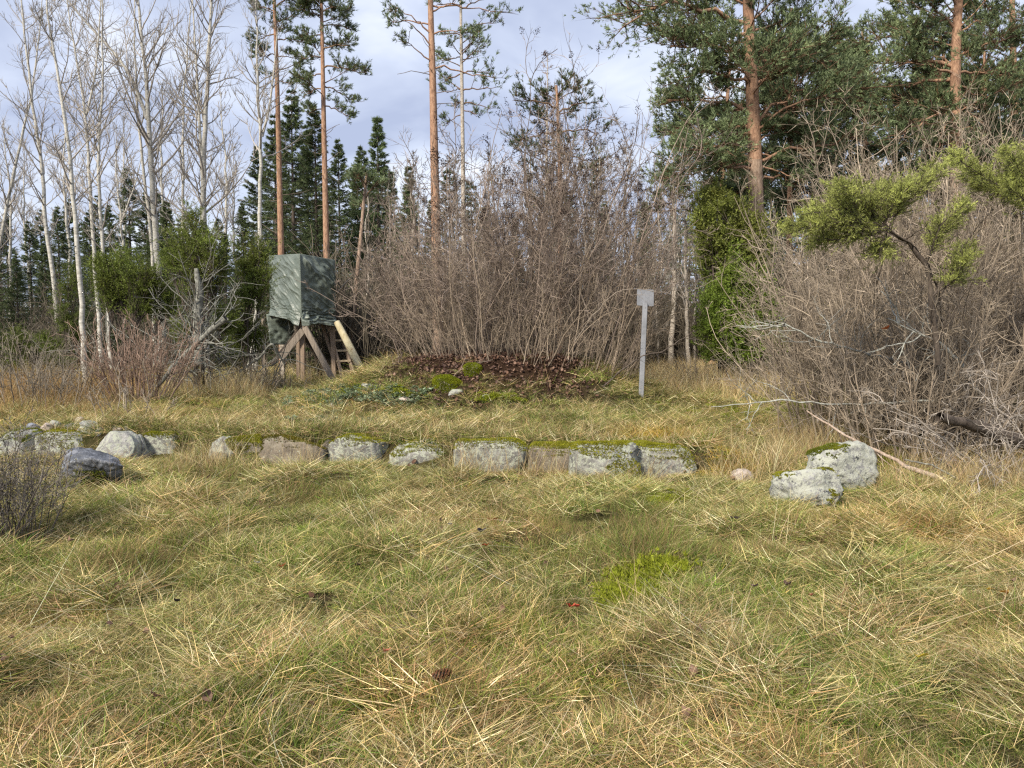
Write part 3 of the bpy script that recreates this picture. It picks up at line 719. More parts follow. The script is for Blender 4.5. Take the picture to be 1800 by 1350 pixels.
bare_tree('aspen_tree', 'aspen forking widely above the dense green juniper spray', 26, [(178, 640), (172, 540), (161, 400), (155, 260), (148, 180), (130, 90), (118, 0), (110, -70)], 4.6, 13, AG, fork=[(152, 200), (165, 150), (172, 90), (176, 20), (182, -60)])
bare_tree('aspen_tree', 'aspen emerging straight out of the juniper spray', 25, [(196, 650), (188, 520), (178, 400), (171, 280), (172, 240), (180, 180), (182, 90), (180, 10), (180, -60)], 4.6, 14, AG)
bare_tree('aspen_tree', 'short thin forked aspen against the dark spruce', 33, [(220, 640), (217, 450), (214, 400), (207, 340), (203, 270), (205, 220)], 4, 15, AG, n1=20, len1=1.6, fork=[(214, 390), (228, 350), (238, 325), (250, 270)])
bare_tree('aspen_tree', 'stout aspen with a long arching limb, one of a close pair', 28, [(287, 640), (277, 450), (266, 310), (260, 200), (256, 120), (247, 50), (238, -20), (232, -100)], 7.6, 16, AG, n1=44, len1=3.6, fork=[(259, 210), (235, 140), (205, 95), (160, 50), (120, 5), (95, -40)])
bare_tree('aspen_tree', 'thinner aspen pressed close beside the stout one', 28.6, [(274, 640), (268, 440), (255, 320), (243, 220), (238, 120), (236, 20), (238, -60)], 4.4, 17, AG, n1=26, len1=2)
bare_tree('aspen_tree', 'slender straight aspen rising behind the juniper top', 33, [(322, 640), (321, 400), (322, 240), (322, 150), (330, 80), (338, 0), (342, -60)], 4, 18, AG, n1=32, len1=2.3)
bare_tree('aspen_tree', 'big double-trunked aspen with a broad round crown', 28, [(362, 650), (358, 420), (358, 300), (361, 210), (366, 120), (370, 30), (374, -60), (376, -120)], 7.8, 19, AG, n1=62, len1=3.6, t0=.22, fork=[(357, 330), (352, 250), (348, 160), (342, 60), (336, -40)])
bare_tree('aspen_tree', 'forked aspen half hidden by the juniper next to the hunting stand', 26, [(448, 660), (455, 430), (459, 300), (461, 240), (452, 170), (452, 90), (450, 0), (448, -60)], 5.6, 20, AG, n1=30, len1=2.1, t0=.4, fork=[(461, 240), (474, 190), (482, 120), (488, 50)])
bare_tree('aspen_tree', 'leaning aspen at the edge of the picture with its base out of sight', 31, [(-25, 640), (0, 420), (20, 320), (42, 230), (60, 140), (70, 60), (76, -20)], 4.6, 21, AG, n1=34, len1=2.8, t0=.2)
bare_tree('aspen_tree', 'small white-stemmed aspen beside the timber post of the stand', 22, [(437, 655), (446, 600), (452, 520), (455, 470), (458, 400)], 4.5, 22, AG, n1=10, len1=.8, t0=.5)

# generic bare trees, copied through the wood
def generic_bare(seed, H, r, mat, col, n1, len1, t0, ang=42, k2=6, k3=4, rmin=.008, label='', name='bare_tree', group=None, lean=.05):
    rng = np.random.default_rng(seed)
    z = np.linspace(0, H, 22); tr = np.stack([np.cumsum(rng.normal(size=22) * lean), np.cumsum(rng.normal(size=22) * lean), z - .1], 1)
    tr[:, :2] -= tr[0, :2]
    root = thing(name, (0, 0, 0), label, 'tree', group)
    R = r * ((1 - np.linspace(0, 1, 22)) ** .85 * .9 + .1)
    g = Geo(); tubes(g, tr, R, 7); g.obj('trunk', mat, root, smooth=True)
    cg, _ = twig_crown(rng, tr, R, n1, len1, t0, col=col, k2=k2, k3=k3, rmin=rmin, ang=ang)
    cg.obj('crown', M_TWIG, root)
    return root
BGN = 'bare grey trees in the wood behind'
def at(px, Y): x = (px - CX) / FPX * Y; return (x, Y, float(ground(x, Y)) - .05)
def whereabouts(px):
    return ('among the aspen trunks' if px < 250 else 'behind the dead branches and junipers' if px < 460 else 'behind the hunting stand' if px < 650 else 'behind the dense middle of the big bush' if px < 960 else 'behind the bush edge near the sign post' if px < 1170
            else 'in the gap around the upright green juniper' if px < 1360 else 'beneath the big orange pines' if px < 1640 else 'under the dense dark pine')
def scatter(proto, spots, rng, labels=None, first=True):
    proto['label0'] = proto['label']
    for k, (px, Y, sc) in enumerate(spots):
        if k == 0 and first:
            proto.location = at(px, Y); proto.scale = (sc,) * 3; o = proto
        else:
            o = dup(proto, at(px, Y), rng.random() * 6.28, sc)
        if labels and k < len(labels): o['label'] = labels[k]
        else: o['label'] = proto['label0'] + ' ' + whereabouts(px)
rs = np.random.default_rng(99)
bt1 = generic_bare(31, 13, .12, M_ASPEN, TW_GREY, 34, 2.2, .35, label='thin bare pale-trunked tree standing far', group=BGN)
scatter(bt1, [(25, 44, 1.0), (130, 40, 1.05), (235, 46, 1.1), (300, 44, 1.2), (400, 42, 1.1), (425, 48, 1.0), (60, 52, 1.1), (-60, 40, 1.0), (1100, 42, .72), (1045, 46, .8), (1140, 44, .74), (890, 46, .8), (1225, 48, .75), (850, 44, .62), (990, 40, .7), (1075, 50, .8), (1175, 46, .7)], rs)
bt2 = generic_bare(32, 9, .08, M_TANBARK, TW_BROWN * .8, 40, 1.8, .2, label='low brown twiggy tree growing', group='brown undergrowth trees of the wood')
scatter(bt2, [(5, 33, .7), (95, 40, .75), (205, 42, .7), (640, 28, .8), (690, 32, .9), (735, 27, .85), (790, 31, .95), (860, 28, .9), (930, 31, 1.0), (985, 27, .95), (1040, 30, 1.0), (1090, 27, .9), (1150, 31, .95), (1110, 34, .9), (1200, 33, .85), (1260, 35, .95), (1330, 31, .85), (1390, 29, .8), (1450, 28, .85), (1520, 27, .9), (1590, 29, .9), (1660, 28, 1.0), (1740, 30, 1.0), (1830, 27, 1.0), (-40, 28, .6), (700, 40, 1.1), (960, 42, 1.1), (1020, 44, 1.2), (580, 36, .8)], rs)

# the pale slender trunks in the gap beside the juniper
PG = 'pale slender trunks behind the sign post'
bare_tree('birch_tree', 'pale trunk behind the sign post, thickest of the group in the gap', 27, [(1178, 662), (1181, 580), (1186, 500), (1186, 400), (1182, 320), (1184, 250)], 6.5, 41, PG, n1=26, len1=1.8, mat=M_TANBARK, col=TW_GREY * 1.2)
bare_tree('birch_tree', 'pale trunk midway between the sign post and the green juniper', 26, [(1211, 662), (1208, 580), (1206, 500), (1203, 420), (1205, 330)], 4.8, 42, PG, n1=24, len1=1.8, mat=M_TANBARK, col=TW_GREY * 1.2)
bare_tree('birch_tree', 'thin pale trunk touching the green juniper', 27, [(1222, 662), (1221, 580), (1222, 500), (1224, 400)], 3.4, 43, PG, n1=18, len1=1.4, mat=M_TANBARK)
bare_tree('birch_tree', 'thinnest pale stem close behind the sign post', 24, [(1158, 660), (1156, 590), (1152, 520), (1150, 440)], 2.6, 44, PG, n1=18, len1=1.3, mat=M_TANBARK)
for k, (px, Y, top, r) in enumerate([(735, 27, 330, 3.6), (800, 30, 300, 3.2), (845, 29, 320, 3.4), (868, 26, 420, 3.2), (928, 28, 280, 3.4), (1070, 28, 330, 3.2), (1105, 26, 400, 3)]):
    bare_tree('birch_tree', ['pale thin trunk seen through the bush edge next to the tall bare pine', 'pale thin trunk behind the bush right above the mossy stones', 'pale thin trunk showing in the sparse middle of the bush', 'short pale trunk low in the bush middle', 'pale trunk behind the thickest stems of the bush', 'pale thin trunk behind the bush below the larch tip', 'short pale trunk near the sign post side of the bush'][k], Y, [(px, 660), (px + 3 * (-1) ** k, 560), (px + 2, 450), (px, top)], r, 60 + k, 'pale trunks behind the big bush', n1=14, len1=1.5, mat=M_TANBARK)

# ------------------------------------------------------------------ conifers
G_PINE = np.array([.185, .235, .115]); G_PINE2 = np.array([.14, .18, .09]); G_SPR = np.array([.1, .13, .055]); G_JUN = np.array([.15, .19, .038])
def limb_path(a, b, sag, n=9, rng=None, w=.06):
    t = np.linspace(0, 1, n)[:, None]; L = np.linalg.norm(b - a)
    p = a + (b - a) * t + np.array([0, 0, 1]) * (sag * L * 4 * t * (1 - t))
    if rng is not None: p[1:-1] += rng.normal(size=(n - 2, 3)) * w * L * .35
    return p
def pine_foliage(rng, g_n, g_t, limbs, rl, col, k2=9, k3=7, shoots=4, nl=.08, nw=.015, kn=7, sc=1.0, t2=(.28, 1), bark=(.16, .1, .065)):
    for B, r in zip(limbs, rl):
        L = np.linalg.norm(B[-1] - B[0]); Pm = B[None]
        p2, d2, i2, tt2 = kids(rng, Pm, max(4, int(k2 * (.7 + L * .5))), t2[0], t2[1], 50, 14)
        d2[:, 2] = d2[:, 2] * .5 + .12; d2 = nrm(d2)
        L2 = np.clip(L * (.26 + .3 * rng.random(len(p2))) * (1.25 - .6 * tt2), .3, 1.5)
        B2 = grow(rng, p2, d2, L2, 4, .1, .05)
        tubes(g_t, B2, taper(len(p2), 5, max(r * .35, .008), .005), 3, np.array(bark))
        p3, d3, i3, t3 = kids(rng, B2, k3, .15, 1, 42, 14)
        d3[:, 2] = d3[:, 2] * .6 + .28; d3 = nrm(d3)
        L3 = np.clip(L2[i3] * .45, .12, .5) * (.6 + .7 * rng.random(len(p3)))
        B3 = grow(rng, p3, d3, L3, 2, .12, .12)
        slivers(g_t, rng, p3, d3, L3, .006, np.array(bark))
        ps, ds, is_, ts = kids(rng, B3, shoots, .35, 1.0, 22, 14)
        ds[:, 2] += .25; ds = nrm(ds)
        clump = n3(ps, 1.4, 3.3)[:, None]
        c = col * (1 + .22 * rng.normal(size=(len(ps), 1))) * (1 + .2 * clump) + np.array([.02, .012, 0]) * np.clip(clump, 0, 1)
        c = np.where(rng.random((len(ps), 1)) < .03, np.array([.16, .11, .04]), c)
        needles(g_n, rng, ps, ds, .1 * sc, kn, nl * sc, nw * sc, 42, np.clip(c, .008, 1), .2)
def pine(label, Y, pix, rpx, limbs_px, seed, group, col=G_PINE, mat=M_PINE, extra=12, ext_len=2.4, ext_t=(.55, .98), dead=10, tip=.35, kw=None, split=None, limb_parts=True, lowmat=None, rad=.03):
    rng = np.random.default_rng(seed); kw = kw or {}
    tr = pathpts(pix, Y, 30); gz = float(ground(tr[0, 0], Y)); tr[0, 2] = gz - .1
    root = thing('pine_tree', (tr[0, 0], Y, gz), label, 'tree', group)
    R = trunk_r(rpx, Y, 30, tip, .15)
    ks = split or 0
    if ks:
        g = Geo(); tubes(g, tr[:ks + 1], R[:ks + 1], 12); g.obj('trunk', lowmat or M_PINELOW, root, smooth=True)
        g = Geo(); tubes(g, tr[ks:], R[ks:] * .995, 12); g.obj('upper_trunk', mat, root, smooth=True)['label'] = 'orange upper trunk'
    else:
        g = Geo(); tubes(g, tr, R, 12); g.obj('trunk', mat, root, smooth=True)
    limbs, rl = [], []
    for (x0, y0, x1, y1) in limbs_px:
        a = P(x0, y0, Y); b = P(x1, y1, Y); L = np.linalg.norm(b - a)
        b[1] += rng.normal() * .35 * L
        limbs.append(limb_path(a, b, rng.uniform(.0, .1), rng=rng)); rl.append(min(rad, .012 * L + .012) * 1.2)
    if extra:
        p, d, i, t = kids(rng, tr[None], extra, ext_t[0], ext_t[1], 70, 12)
        L = ext_len * (.5 + .7 * rng.random(extra)) * (1.1 - .5 * (t - ext_t[0]) / (ext_t[1] - ext_t[0]))
        for B in grow(rng, p, d, L, 8, .07, .03): limbs.append(B); rl.append(min(rad, .02))
    gt, gn = Geo(), Geo()
    lm = M_PINE if limb_parts else M_TWIG
    if limb_parts:
        for B, r in zip(limbs, rl):
            g = Geo(); tubes(g, B, np.linspace(r, r * .3, len(B)), 6); g.obj('limb', M_PINE, root, smooth=True)
    else:
        tubes(gt, np.stack(limbs), np.stack([np.linspace(r, r * .3, 9) for r in rl]), 5, np.array([.2, .13, .085]))
    if dead:
        p, d, i, t = kids(rng, tr[None], dead, .15, ext_t[0], 75, 12)
        B = grow(rng, p, d, (.3 + .8 * rng.random(dead)), 5, .15, -.02)
        tubes(gt, B, taper(dead, 6, .012, .005), 4, np.array([.2, .16, .13]))
    pine_foliage(rng, gn, gt, limbs, rl, col, **kw)
    gt.obj('twigs', M_TWIG, root, kind='stuff')
    gn.obj('crown', M_NEEDLE, root)
    return root
# the two big ones
LQ = [(1315, 40, 1085, 28), (1318, 60, 1125, 62), (1315, 95, 1165, 105), (1316, -30, 1120, -25), (1320, 130, 1240, 112), (1322, 150, 1185, 160), (1322, 200, 1165, 190), (1324, 230, 1175, 232),
      (1325, 240, 1220, 262), (1326, 255, 1195, 290), (1318, 60, 1420, 22), (1320, 100, 1445, 75), (1322, 150, 1490, 95), (1324, 215, 1470, 128), (1325, 218, 1550, 140), (1325, 230, 1430, 190),
      (1326, 250, 1400, 235), (1326, 270, 1380, 290), (1326, 272, 1250, 300), (1318, 0, 1410, -25), (1317, 10, 1230, -5), (1320, 120, 1380, 125), (1323, 190, 1250, 200), (1324, 220, 1290, 240), (1326, 290, 1240, 320), (1326, 290, 1400, 320), (1326, 300, 1180, 318), (1326, 310, 1460, 335), (1326, 285, 1490, 250), (1326, 320, 1290, 345), (1326, 240, 1360, 230), (1322, 160, 1270, 150)]
pine('big pine with an orange trunk and wide layered limbs behind the thicket', 19.5, [(1330, 680), (1330, 500), (1329, 330), (1325, 220), (1320, 120), (1316, 40), (1313, -60), (1310, -160)], 16, LQ, 51, None, extra=14, ext_len=2.2, ext_t=(.6, .97), dead=4, tip=.4, kw=dict(k2=11, k3=8, shoots=4, kn=6, nw=.021, nl=.09), split=14, rad=.06)
LR = [(1678, 50, 1590, 0), (1678, 115, 1600, 78), (1678, 60, 1560, 40), (1679, 118, 1500, 110), (1680, 140, 1520, 165), (1680, 160, 1560, 190), (1680, 60, 1760, 20), (1680, 100, 1800, 60), (1680, 130, 1790, 130), (1680, 150, 1760, 180), (1680, 20, 1740, -20), (1680, 10, 1600, -40), (1680, 150, 1640, 200), (1680, 100, 1710, 90), (1680, 180, 1600, 230), (1680, 180, 1740, 230), (1680, 200, 1550, 262), (1680, 220, 1790, 268), (1680, 200, 1620, 290), (1680, 230, 1720, 290), (1680, 130, 1560, 130)]
pine('pine with a bright orange trunk seen high above the thicket', 21.5, [(1684, 690), (1682, 500), (1681, 300), (1679, 130), (1681, 60), (1688, -40), (1690, -140)], 13, LR, 52, None, col=G_PINE * .95, extra=14, ext_len=2.6, ext_t=(.58, .97), dead=4, tip=.4, kw=dict(k2=11, k3=8, shoots=4, kn=6, nw=.021, nl=.09), split=15, rad=.05)
LS = [(1780, 20, 1700, 10), (1780, 60, 1850, 50), (1780, 90, 1700, 100), (1782, 130, 1720, 150), (1782, 150, 1850, 160), (1782, 190, 1710, 215), (1784, 220, 1850, 240), (1784, 240, 1720, 270), (1780, 0, 1850, -20), (1780, 120, 1770, 140)]
pine('dense dark pine at the edge of the picture beyond the orange trunk', 26, [(1790, 690), (1788, 400), (1784, 200), (1780, 60), (1778, -60), (1776, -120)], 9, LS, 53, None, col=G_PINE * .75, extra=24, ext_len=3.0, ext_t=(.3, .97), dead=0, kw=dict(k2=9, k3=7, shoots=4, kn=5, nw=.026, nl=.1), limb_parts=False)
LT = [(1520, 150, 1440, 160), (1520, 180, 1600, 180), (1520, 200, 1430, 215), (1522, 220, 1610, 230), (1522, 240, 1450, 262), (1522, 250, 1600, 270), (1522, 260, 1520, 290), (1520, 120, 1480, 110), (1522, 200, 1540, 210), (1522, 280, 1440, 310), (1522, 290, 1620, 320)]
lt = pine('smaller dark pine filling the space between the two orange-trunked pines', 25, [(1525, 690), (1523, 400), (1520, 200), (1518, 90), (1516, 50)], 6, LT, 54, None, col=G_PINE * .8, extra=18, ext_len=2.2, ext_t=(.35, .97), dead=0, kw=dict(k2=9, k3=7, shoots=4, kn=5, nw=.026, nl=.1), limb_parts=False)
for px_, Y_, rz_, sc_, lb_ in ((1415, 28, 2.1, 1.05, 'pine crown showing between the big pine and the smaller dark pine'), (1632, 28, 3.9, 1.1, 'pine crown just beside the bright orange trunk, farther off'), (1735, 25, 5.2, .95, 'pine crown over the tallest thicket between orange trunk and dark edge pine'), (1290, 30, 1.0, .9, 'pine far behind the yellow-green conifer'), (1250, 24.5, 2.9, 1.0, 'pine crown crowding the bush side of the big orange-trunked pine'), (1385, 23.5, 4.6, 1.02, 'pine crown crowding the thicket side of the big orange-trunked pine')):
    x_ = (px_ - CX) / FPX * Y_; dup(lt, (x_, Y_, float(ground(x_, Y_)) - .05), rz_, sc_, lb_)
# slender ones
KS = dict(k2=8, k3=6, shoots=4, kn=5, nw=.019, nl=.09)
LK = [(485, 20, 445, 10), (485, 40, 520, 25), (486, 60, 440, 75), (487, 70, 525, 60), (487, 95, 455, 105), (488, 100, 520, 105), (486, 10, 520, 0), (485, 0, 450, -20), (488, 130, 460, 140), (488, 140, 512, 150)]
pine('slender pine with a thin see-through crown right behind the hunting stand', 27, [(497, 660), (494, 450), (490, 260), (486, 100), (482, 0), (480, -60)], 6.3, LK, 55, None, col=G_PINE2, extra=6, ext_len=1.2, ext_t=(.72, .97), dead=16, kw=dict(KS, k2=6), limb_parts=False)
LL = [(567, 30, 530, 20), (567, 45, 607, 40), (567, 60, 528, 75), (567, 85, 620, 95), (567, 100, 530, 105), (567, 120, 636, 134), (567, 130, 520, 130), (568, 150, 615, 172), (568, 155, 530, 165), (567, 20, 595, 5), (566, 10, 545, -10), (568, 185, 612, 205), (568, 190, 535, 200)]
pine('slender pine with a dense dark layered crown behind the hunting stand', 26, [(576, 660), (574, 450), (570, 260), (567, 100), (565, 10), (564, -30)], 6.4, LL, 56, None, col=G_PINE * .8, extra=12, ext_len=1.3, ext_t=(.72, .99), dead=16, kw=dict(KS, k2=9, k3=6), limb_parts=False)
LM = [(762, 45, 690, 35), (763, 65, 700, 25), (760, 20, 800, 10), (762, 60, 805, 58), (764, 90, 715, 50), (765, 115, 718, 82), (766, 120, 870, 130), (760, 10, 870, 8), (760, 0, 730, -20)]
pine('tall bare-sided pine trunk rising through the big bush, with a few wispy limbs', 20.5, [(771, 660), (768, 480), (764, 300), (761, 150), (757, 20), (755, -80)], 10, LM, 57, None, col=G_PINE2, extra=0, dead=24, ext_t=(.8, .98), kw=dict(KS, k2=3, k3=4, t2=(.75, 1)), rad=.02, split=9)
LN = [(811, 10, 765, 15), (811, 15, 860, 5), (811, 60, 865, 50), (811, 62, 780, 65), (811, 100, 785, 110), (811, 130, 770, 145), (811, 130, 862, 125), (811, 160, 870, 155), (811, 155, 785, 165), (812, 200, 785, 215), (812, 195, 840, 205), (810, -10, 850, -20), (812, 180, 862, 190)]
pine('pale thin-crowned pine standing just behind the tall bare pine trunk', 26, [(818, 660), (816, 480), (814, 300), (812, 150), (810, 20), (809, -60)], 5, LN, 58, None, col=G_PINE2 * 1.15, mat=M_TANBARK, extra=10, ext_len=1.3, ext_t=(.66, .98), dead=14, kw=dict(KS, k2=5, k3=4), limb_parts=False)
pine('thin leaning pine stem with pale flaking bark between the stand and the bush', 22.6, [(614, 664), (620, 580), (626, 500), (634, 420), (640, 350), (645, 300)], 4.4, [(640, 350, 670, 320), (642, 330, 620, 300)], 59, None, mat=M_PINELOW, extra=4, ext_len=.8, ext_t=(.8, .98), dead=8, kw=dict(KS, k2=4), limb_parts=False, tip=.5)
pine('dark crowded pine crown showing above the twigs of the big bush', 24, [(985, 660), (985, 450), (984, 300), (980, 180), (978, 150)], 6, [(980, 190, 905, 175), (980, 200, 1050, 190), (982, 230, 905, 240), (982, 235, 1060, 230), (984, 260, 930, 290), (984, 270, 1050, 285)], 60, None, col=G_PINE * .6, extra=14, ext_len=1.5, ext_t=(.5, .97), dead=0, kw=dict(KS, k2=5), limb_parts=False)

def spruce(label, seed, H, Rb, col, group, name='spruce_tree', base_t=.03, step=.3, nb=9, sh=24, kn=6, nl=.13, nw=.026):
    rng = np.random.default_rng(seed)
    root = thing(name, (0, 0, 0), label, 'tree', group)
    g = Geo(); z = np.linspace(-.1, H, 12); tubes(g, np.stack([0 * z, 0 * z, z], 1), .012 * H * (1 - np.linspace(0, 1, 12)) + .01, 7); g.obj('trunk', M_DARKBARK, root, smooth=True)
    zs = np.arange(H * base_t, H * .985, step); gn, gt = Geo(), Geo()
    zb = np.clip(np.repeat(zs, nb) + rng.normal(size=len(zs) * nb) * step * .9, H * base_t, H * .99); n = len(zb)
    t = np.clip(zb / H, 0, 1); az = rng.random(n) * 6.283
    L = (Rb * (1 - t) ** .85 * (.45 + .75 * rng.random(n)) + .1)
    s = np.stack([0 * zb, 0 * zb, zb], 1); d = np.stack([np.cos(az), np.sin(az), -.25 + .9 * t ** 2], 1)
    B = grow(rng, s, d, L, 5, .05, .04)
    tubes(gt, B, taper(n, 6, .012 + .006 * L, .004), 3, np.array([.09, .07, .055]))
    per = sh
    p, dd, i, tt = kids(rng, B, per, .22, 1.0, 42, 12)
    dd[:, 2] = dd[:, 2] * .5 - .3; dd = nrm(dd)
    ln = np.clip(L[i] * .3 * (1.25 - tt), .1, .5) * (.6 + .6 * rng.random(len(i)))
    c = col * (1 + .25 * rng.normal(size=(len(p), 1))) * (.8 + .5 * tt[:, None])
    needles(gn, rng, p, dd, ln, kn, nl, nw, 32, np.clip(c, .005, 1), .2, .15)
    gt.obj('branches', M_TWIG, root, kind='stuff'); gn.obj('crown', M_NEEDLE, root)
    return root
SG = 'dark spruces of the wood behind'
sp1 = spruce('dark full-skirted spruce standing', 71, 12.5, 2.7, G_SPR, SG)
spots1 = [(520, 36, 1.0), (600, 40, .9), (235, 42, .82), (130, 44, .72), (20, 46, .68), (-50, 40, .75), (460, 44, .95), (720, 46, .8), (560, 32, .85), (1420, 34, .9), (1600, 33, 1.0), (1780, 34, 1.1), (1520, 40, 1.15), (1290, 36, .8), (1700, 38, 1.2), (285, 50, .85), (640, 44, .95), (1350, 42, .95), (80, 54, .8), (180, 52, .85), (350, 50, .62), (60, 38, .55), (110, 36, .58), (165, 40, .62), (200, 37, .6), (265, 38, .66), (330, 40, .58), (390, 38, .56), (432, 38, .62), (490, 40, 1.0), (545, 42, 1.0), (-20, 36, .55), (300, 36, .6), (35, 30, .36), (85, 31, .4), (140, 29, .36), (175, 31, .4), (225, 30, .38), (270, 31, .42), (325, 30, .4), (400, 30, .42), (-15, 29, .38), (5, 32, .45)]
lab1 = ['tall dark spruce filling the gap between two slender pines above the hunting stand', 'dark spruce behind the bush side of the hunting stand', 'broad dark spruce behind the stout aspen pair', 'dark spruce top behind the slim white trunk', 'low dark spruce behind the leaning edge aspen']
scatter(sp1, spots1, rs, lab1)
sp2 = spruce('narrow spruce half lost', 72, 11, 1.7, G_SPR * 1.35 + np.array([0, .004, .004]), SG)
spots2 = [(668, 40, 1.12), (632, 42, .95), (722, 38, .86), (690, 44, .95), (300, 44, .8), (850, 46, .8), (1000, 50, .95), (1060, 48, .85), (1130, 44, .8), (1180, 50, .85), (1460, 36, .95), (1650, 30, .9), (1740, 26, .75), (1560, 29, .8), (905, 50, .8), (760, 50, .9), (950, 46, .75)]
lab2 = ['narrow pointed spruce, highest of the tops between the stand and the tall pine', 'narrow spruce beside the highest pointed top', 'thin spruce spire next to the tall bare pine trunk']
scatter(sp2, spots2, rs, lab2)
sp3 = spruce('little light green spruce growing under the hunting stand', 73, 2.2, .75, np.array([.07, .11, .03]), None, name='young_spruce', step=.14, nb=7, sh=12, nl=.07, nw=.013)
sp3.location = at(563, 23)
o = dup(sp3, at(1270, 22.5), 1.2, 1.0, 'little spruce in the grass beneath the green juniper')
# bare larch with its cone-shaped twigs
lr = generic_bare(81, 13.5, .11, M_TANBARK, np.array([.3, .22, .17]), 80, 1.5, .3, ang=48, k2=7, k3=3, rmin=.008, label='bare brownish larch tip rising over the big bush', name='larch_tree', lean=.02)
lr.location = at(955, 33); lr.scale = (1, 1, .98)

# junipers: clumps of prickly sprays on limbs
def juniper(label, Y, base_px, clumps, seed, col=G_JUN, name='juniper_bush', group=None, dens=1.0, nl=.034, nw=.013, ln=.1, kn=6, limb_r=.022, upb=.5, deadn=0, limb_mat=None, depth=.8, cat='juniper'):
    rng = np.random.default_rng(seed)
    b = P(*base_px, Y); gz = float(ground(b[0], Y)); b[2] = gz - .05
    root = thing(name, (b[0], Y, gz), label, cat, group)
    gl, gn = Geo(), Geo()
    for (px, py, rx, ry, dy) in clumps:
        c = P(px, py, Y + dy); ax, az = rx / FPX * Y, ry / FPX * Y; ay = ax * depth
        lp = limb_path(b + rng.normal(size=3) * np.array([.08, .08, 0]), c, rng.uniform(-.03, .1), 8, rng, .05); r0 = limb_r
        tubes(gl, lp, np.linspace(r0, r0 * .35, 8), 6)
        vol = ax * az
        nb = int(46 * dens * (.4 + vol * 2)); 
        v = nrm(rng.normal(size=(nb, 3))); rr = rng.random(nb) ** .45
        tip = c + v * rr[:, None] * np.array([ax, ay, az])
        s0, _ = along(lp[None], np.zeros(nb, int), .55 + .45 * rng.random(nb))
        L = np.linalg.norm(tip - s0, axis=1)
        d = nrm(nrm(tip - s0) + np.array([0, 0, .15]))
        B = grow(rng, s0, d, L, 4, .12, .02)
        tubes(gl, B, taper(nb, 5, .007, .003), 3)
        p2, d2, i2, t2 = kids(rng, B, 6, .35, 1, 40, 14)
        d2 = nrm(d2 + np.array([0, 0, .18 * upb])); L2 = np.clip(L[i2] * .35, .08, .32)
        B2 = grow(rng, p2, d2, L2, 3, .12, .06 * upb)
        ps, ds, i3, t3 = kids(rng, B2, 5, .2, 1, 34, 14)
        ds = nrm(ds + np.array([0, 0, .2 * upb]))
        cl = n3(ps, 2.3, 1.7)[:, None]
        cc = col * (1 + .2 * rng.normal(size=(len(ps), 1))) * (1 + .25 * cl) + np.array([.02, .01, 0]) * np.clip(-cl, 0, 1)
        needles(gn, rng, ps, ds, ln * (.6 + .8 * rng.random(len(ps))), kn, nl, nw, 48, np.clip(cc, .01, 1), .2)
    gl.obj('trunk', limb_mat or M_DARKBARK, root, smooth=True)
    gn.obj('crown', M_NEEDLE, root)
    if deadn:
        g = Geo()
        s = np.tile(b, (deadn, 1)) + rng.normal(size=(deadn, 3)) * np.array([.4, .3, .0]) + np.array([0, 0, .2]) + rng.random((deadn, 1)) * np.array([0, 0, 1.0])
        B = grow(rng, s, nrm(rng.normal(size=(deadn, 3)) * np.array([1, .6, .5]) + np.array([0, 0, .35])), .8 + 1.0 * rng.random(deadn), 7, .2, .01)
        tubes(g, B, taper(deadn, 8, .014, .006), 4)
        p2, d2, i2, t2 = kids(rng, B, 4, .3, 1, 50, 15); B2 = grow(rng, p2, d2, .25 + .4 * rng.random(len(p2)), 4, .2, 0)
        tubes(g, B2, taper(len(p2), 5, .007, .004), 3)
        g.obj('dead_branches', M_GREYWOOD, root, kind='stuff')
    return root
juniper('tall green juniper with a pointed bushy top among grey dead branches', 16.8, (352, 672), [(347, 385, 22, 34, 0), (325, 420, 32, 32, .2), (370, 425, 34, 34, -.2), (345, 450, 52, 26, 0), (310, 452, 26, 20, .2), (388, 470, 24, 18, 0), (350, 500, 40, 20, .2), (400, 560, 35, 40, .3), (330, 590, 40, 40, .4)], 101, deadn=30, dens=1.3)
juniper('low spreading green juniper spray in front of the aspen trunks', 17.5, (205, 672), [(190, 490, 36, 34, 0), (215, 465, 40, 30, .1), (250, 485, 42, 34, -.1), (205, 520, 34, 30, .1), (250, 530, 30, 22, 0), (180, 460, 16, 16, 0), (275, 505, 22, 20, .2), (300, 530, 30, 26, .4)], 102, deadn=12, dens=1.4)
juniper('juniper pressed against the tarpaulin side of the hunting stand', 18, (432, 668), [(455, 440, 26, 26, 0), (440, 470, 32, 28, .1), (462, 480, 24, 24, -.1), (440, 520, 36, 34, 0), (420, 570, 34, 36, .1), (450, 590, 26, 30, .2), (410, 620, 36, 30, .3)], 103, col=G_JUN * .95, deadn=14, dens=1.3)
juniper('small dark juniper growing behind the slim white trunk', 22, (125, 680), [(120, 500, 20, 40, 0), (115, 560, 24, 40, 0), (90, 610, 30, 22, 0), (75, 600, 20, 14, 0), (140, 590, 20, 40, .2)], 104, col=G_JUN * .7)
juniper('loose green juniper mound at the picture edge below the leaning aspen', 20, (40, 690), [(30, 600, 34, 34, 0), (70, 620, 34, 30, .2), (100, 640, 30, 28, 0), (20, 650, 36, 26, .1)], 109, col=G_JUN * .75)
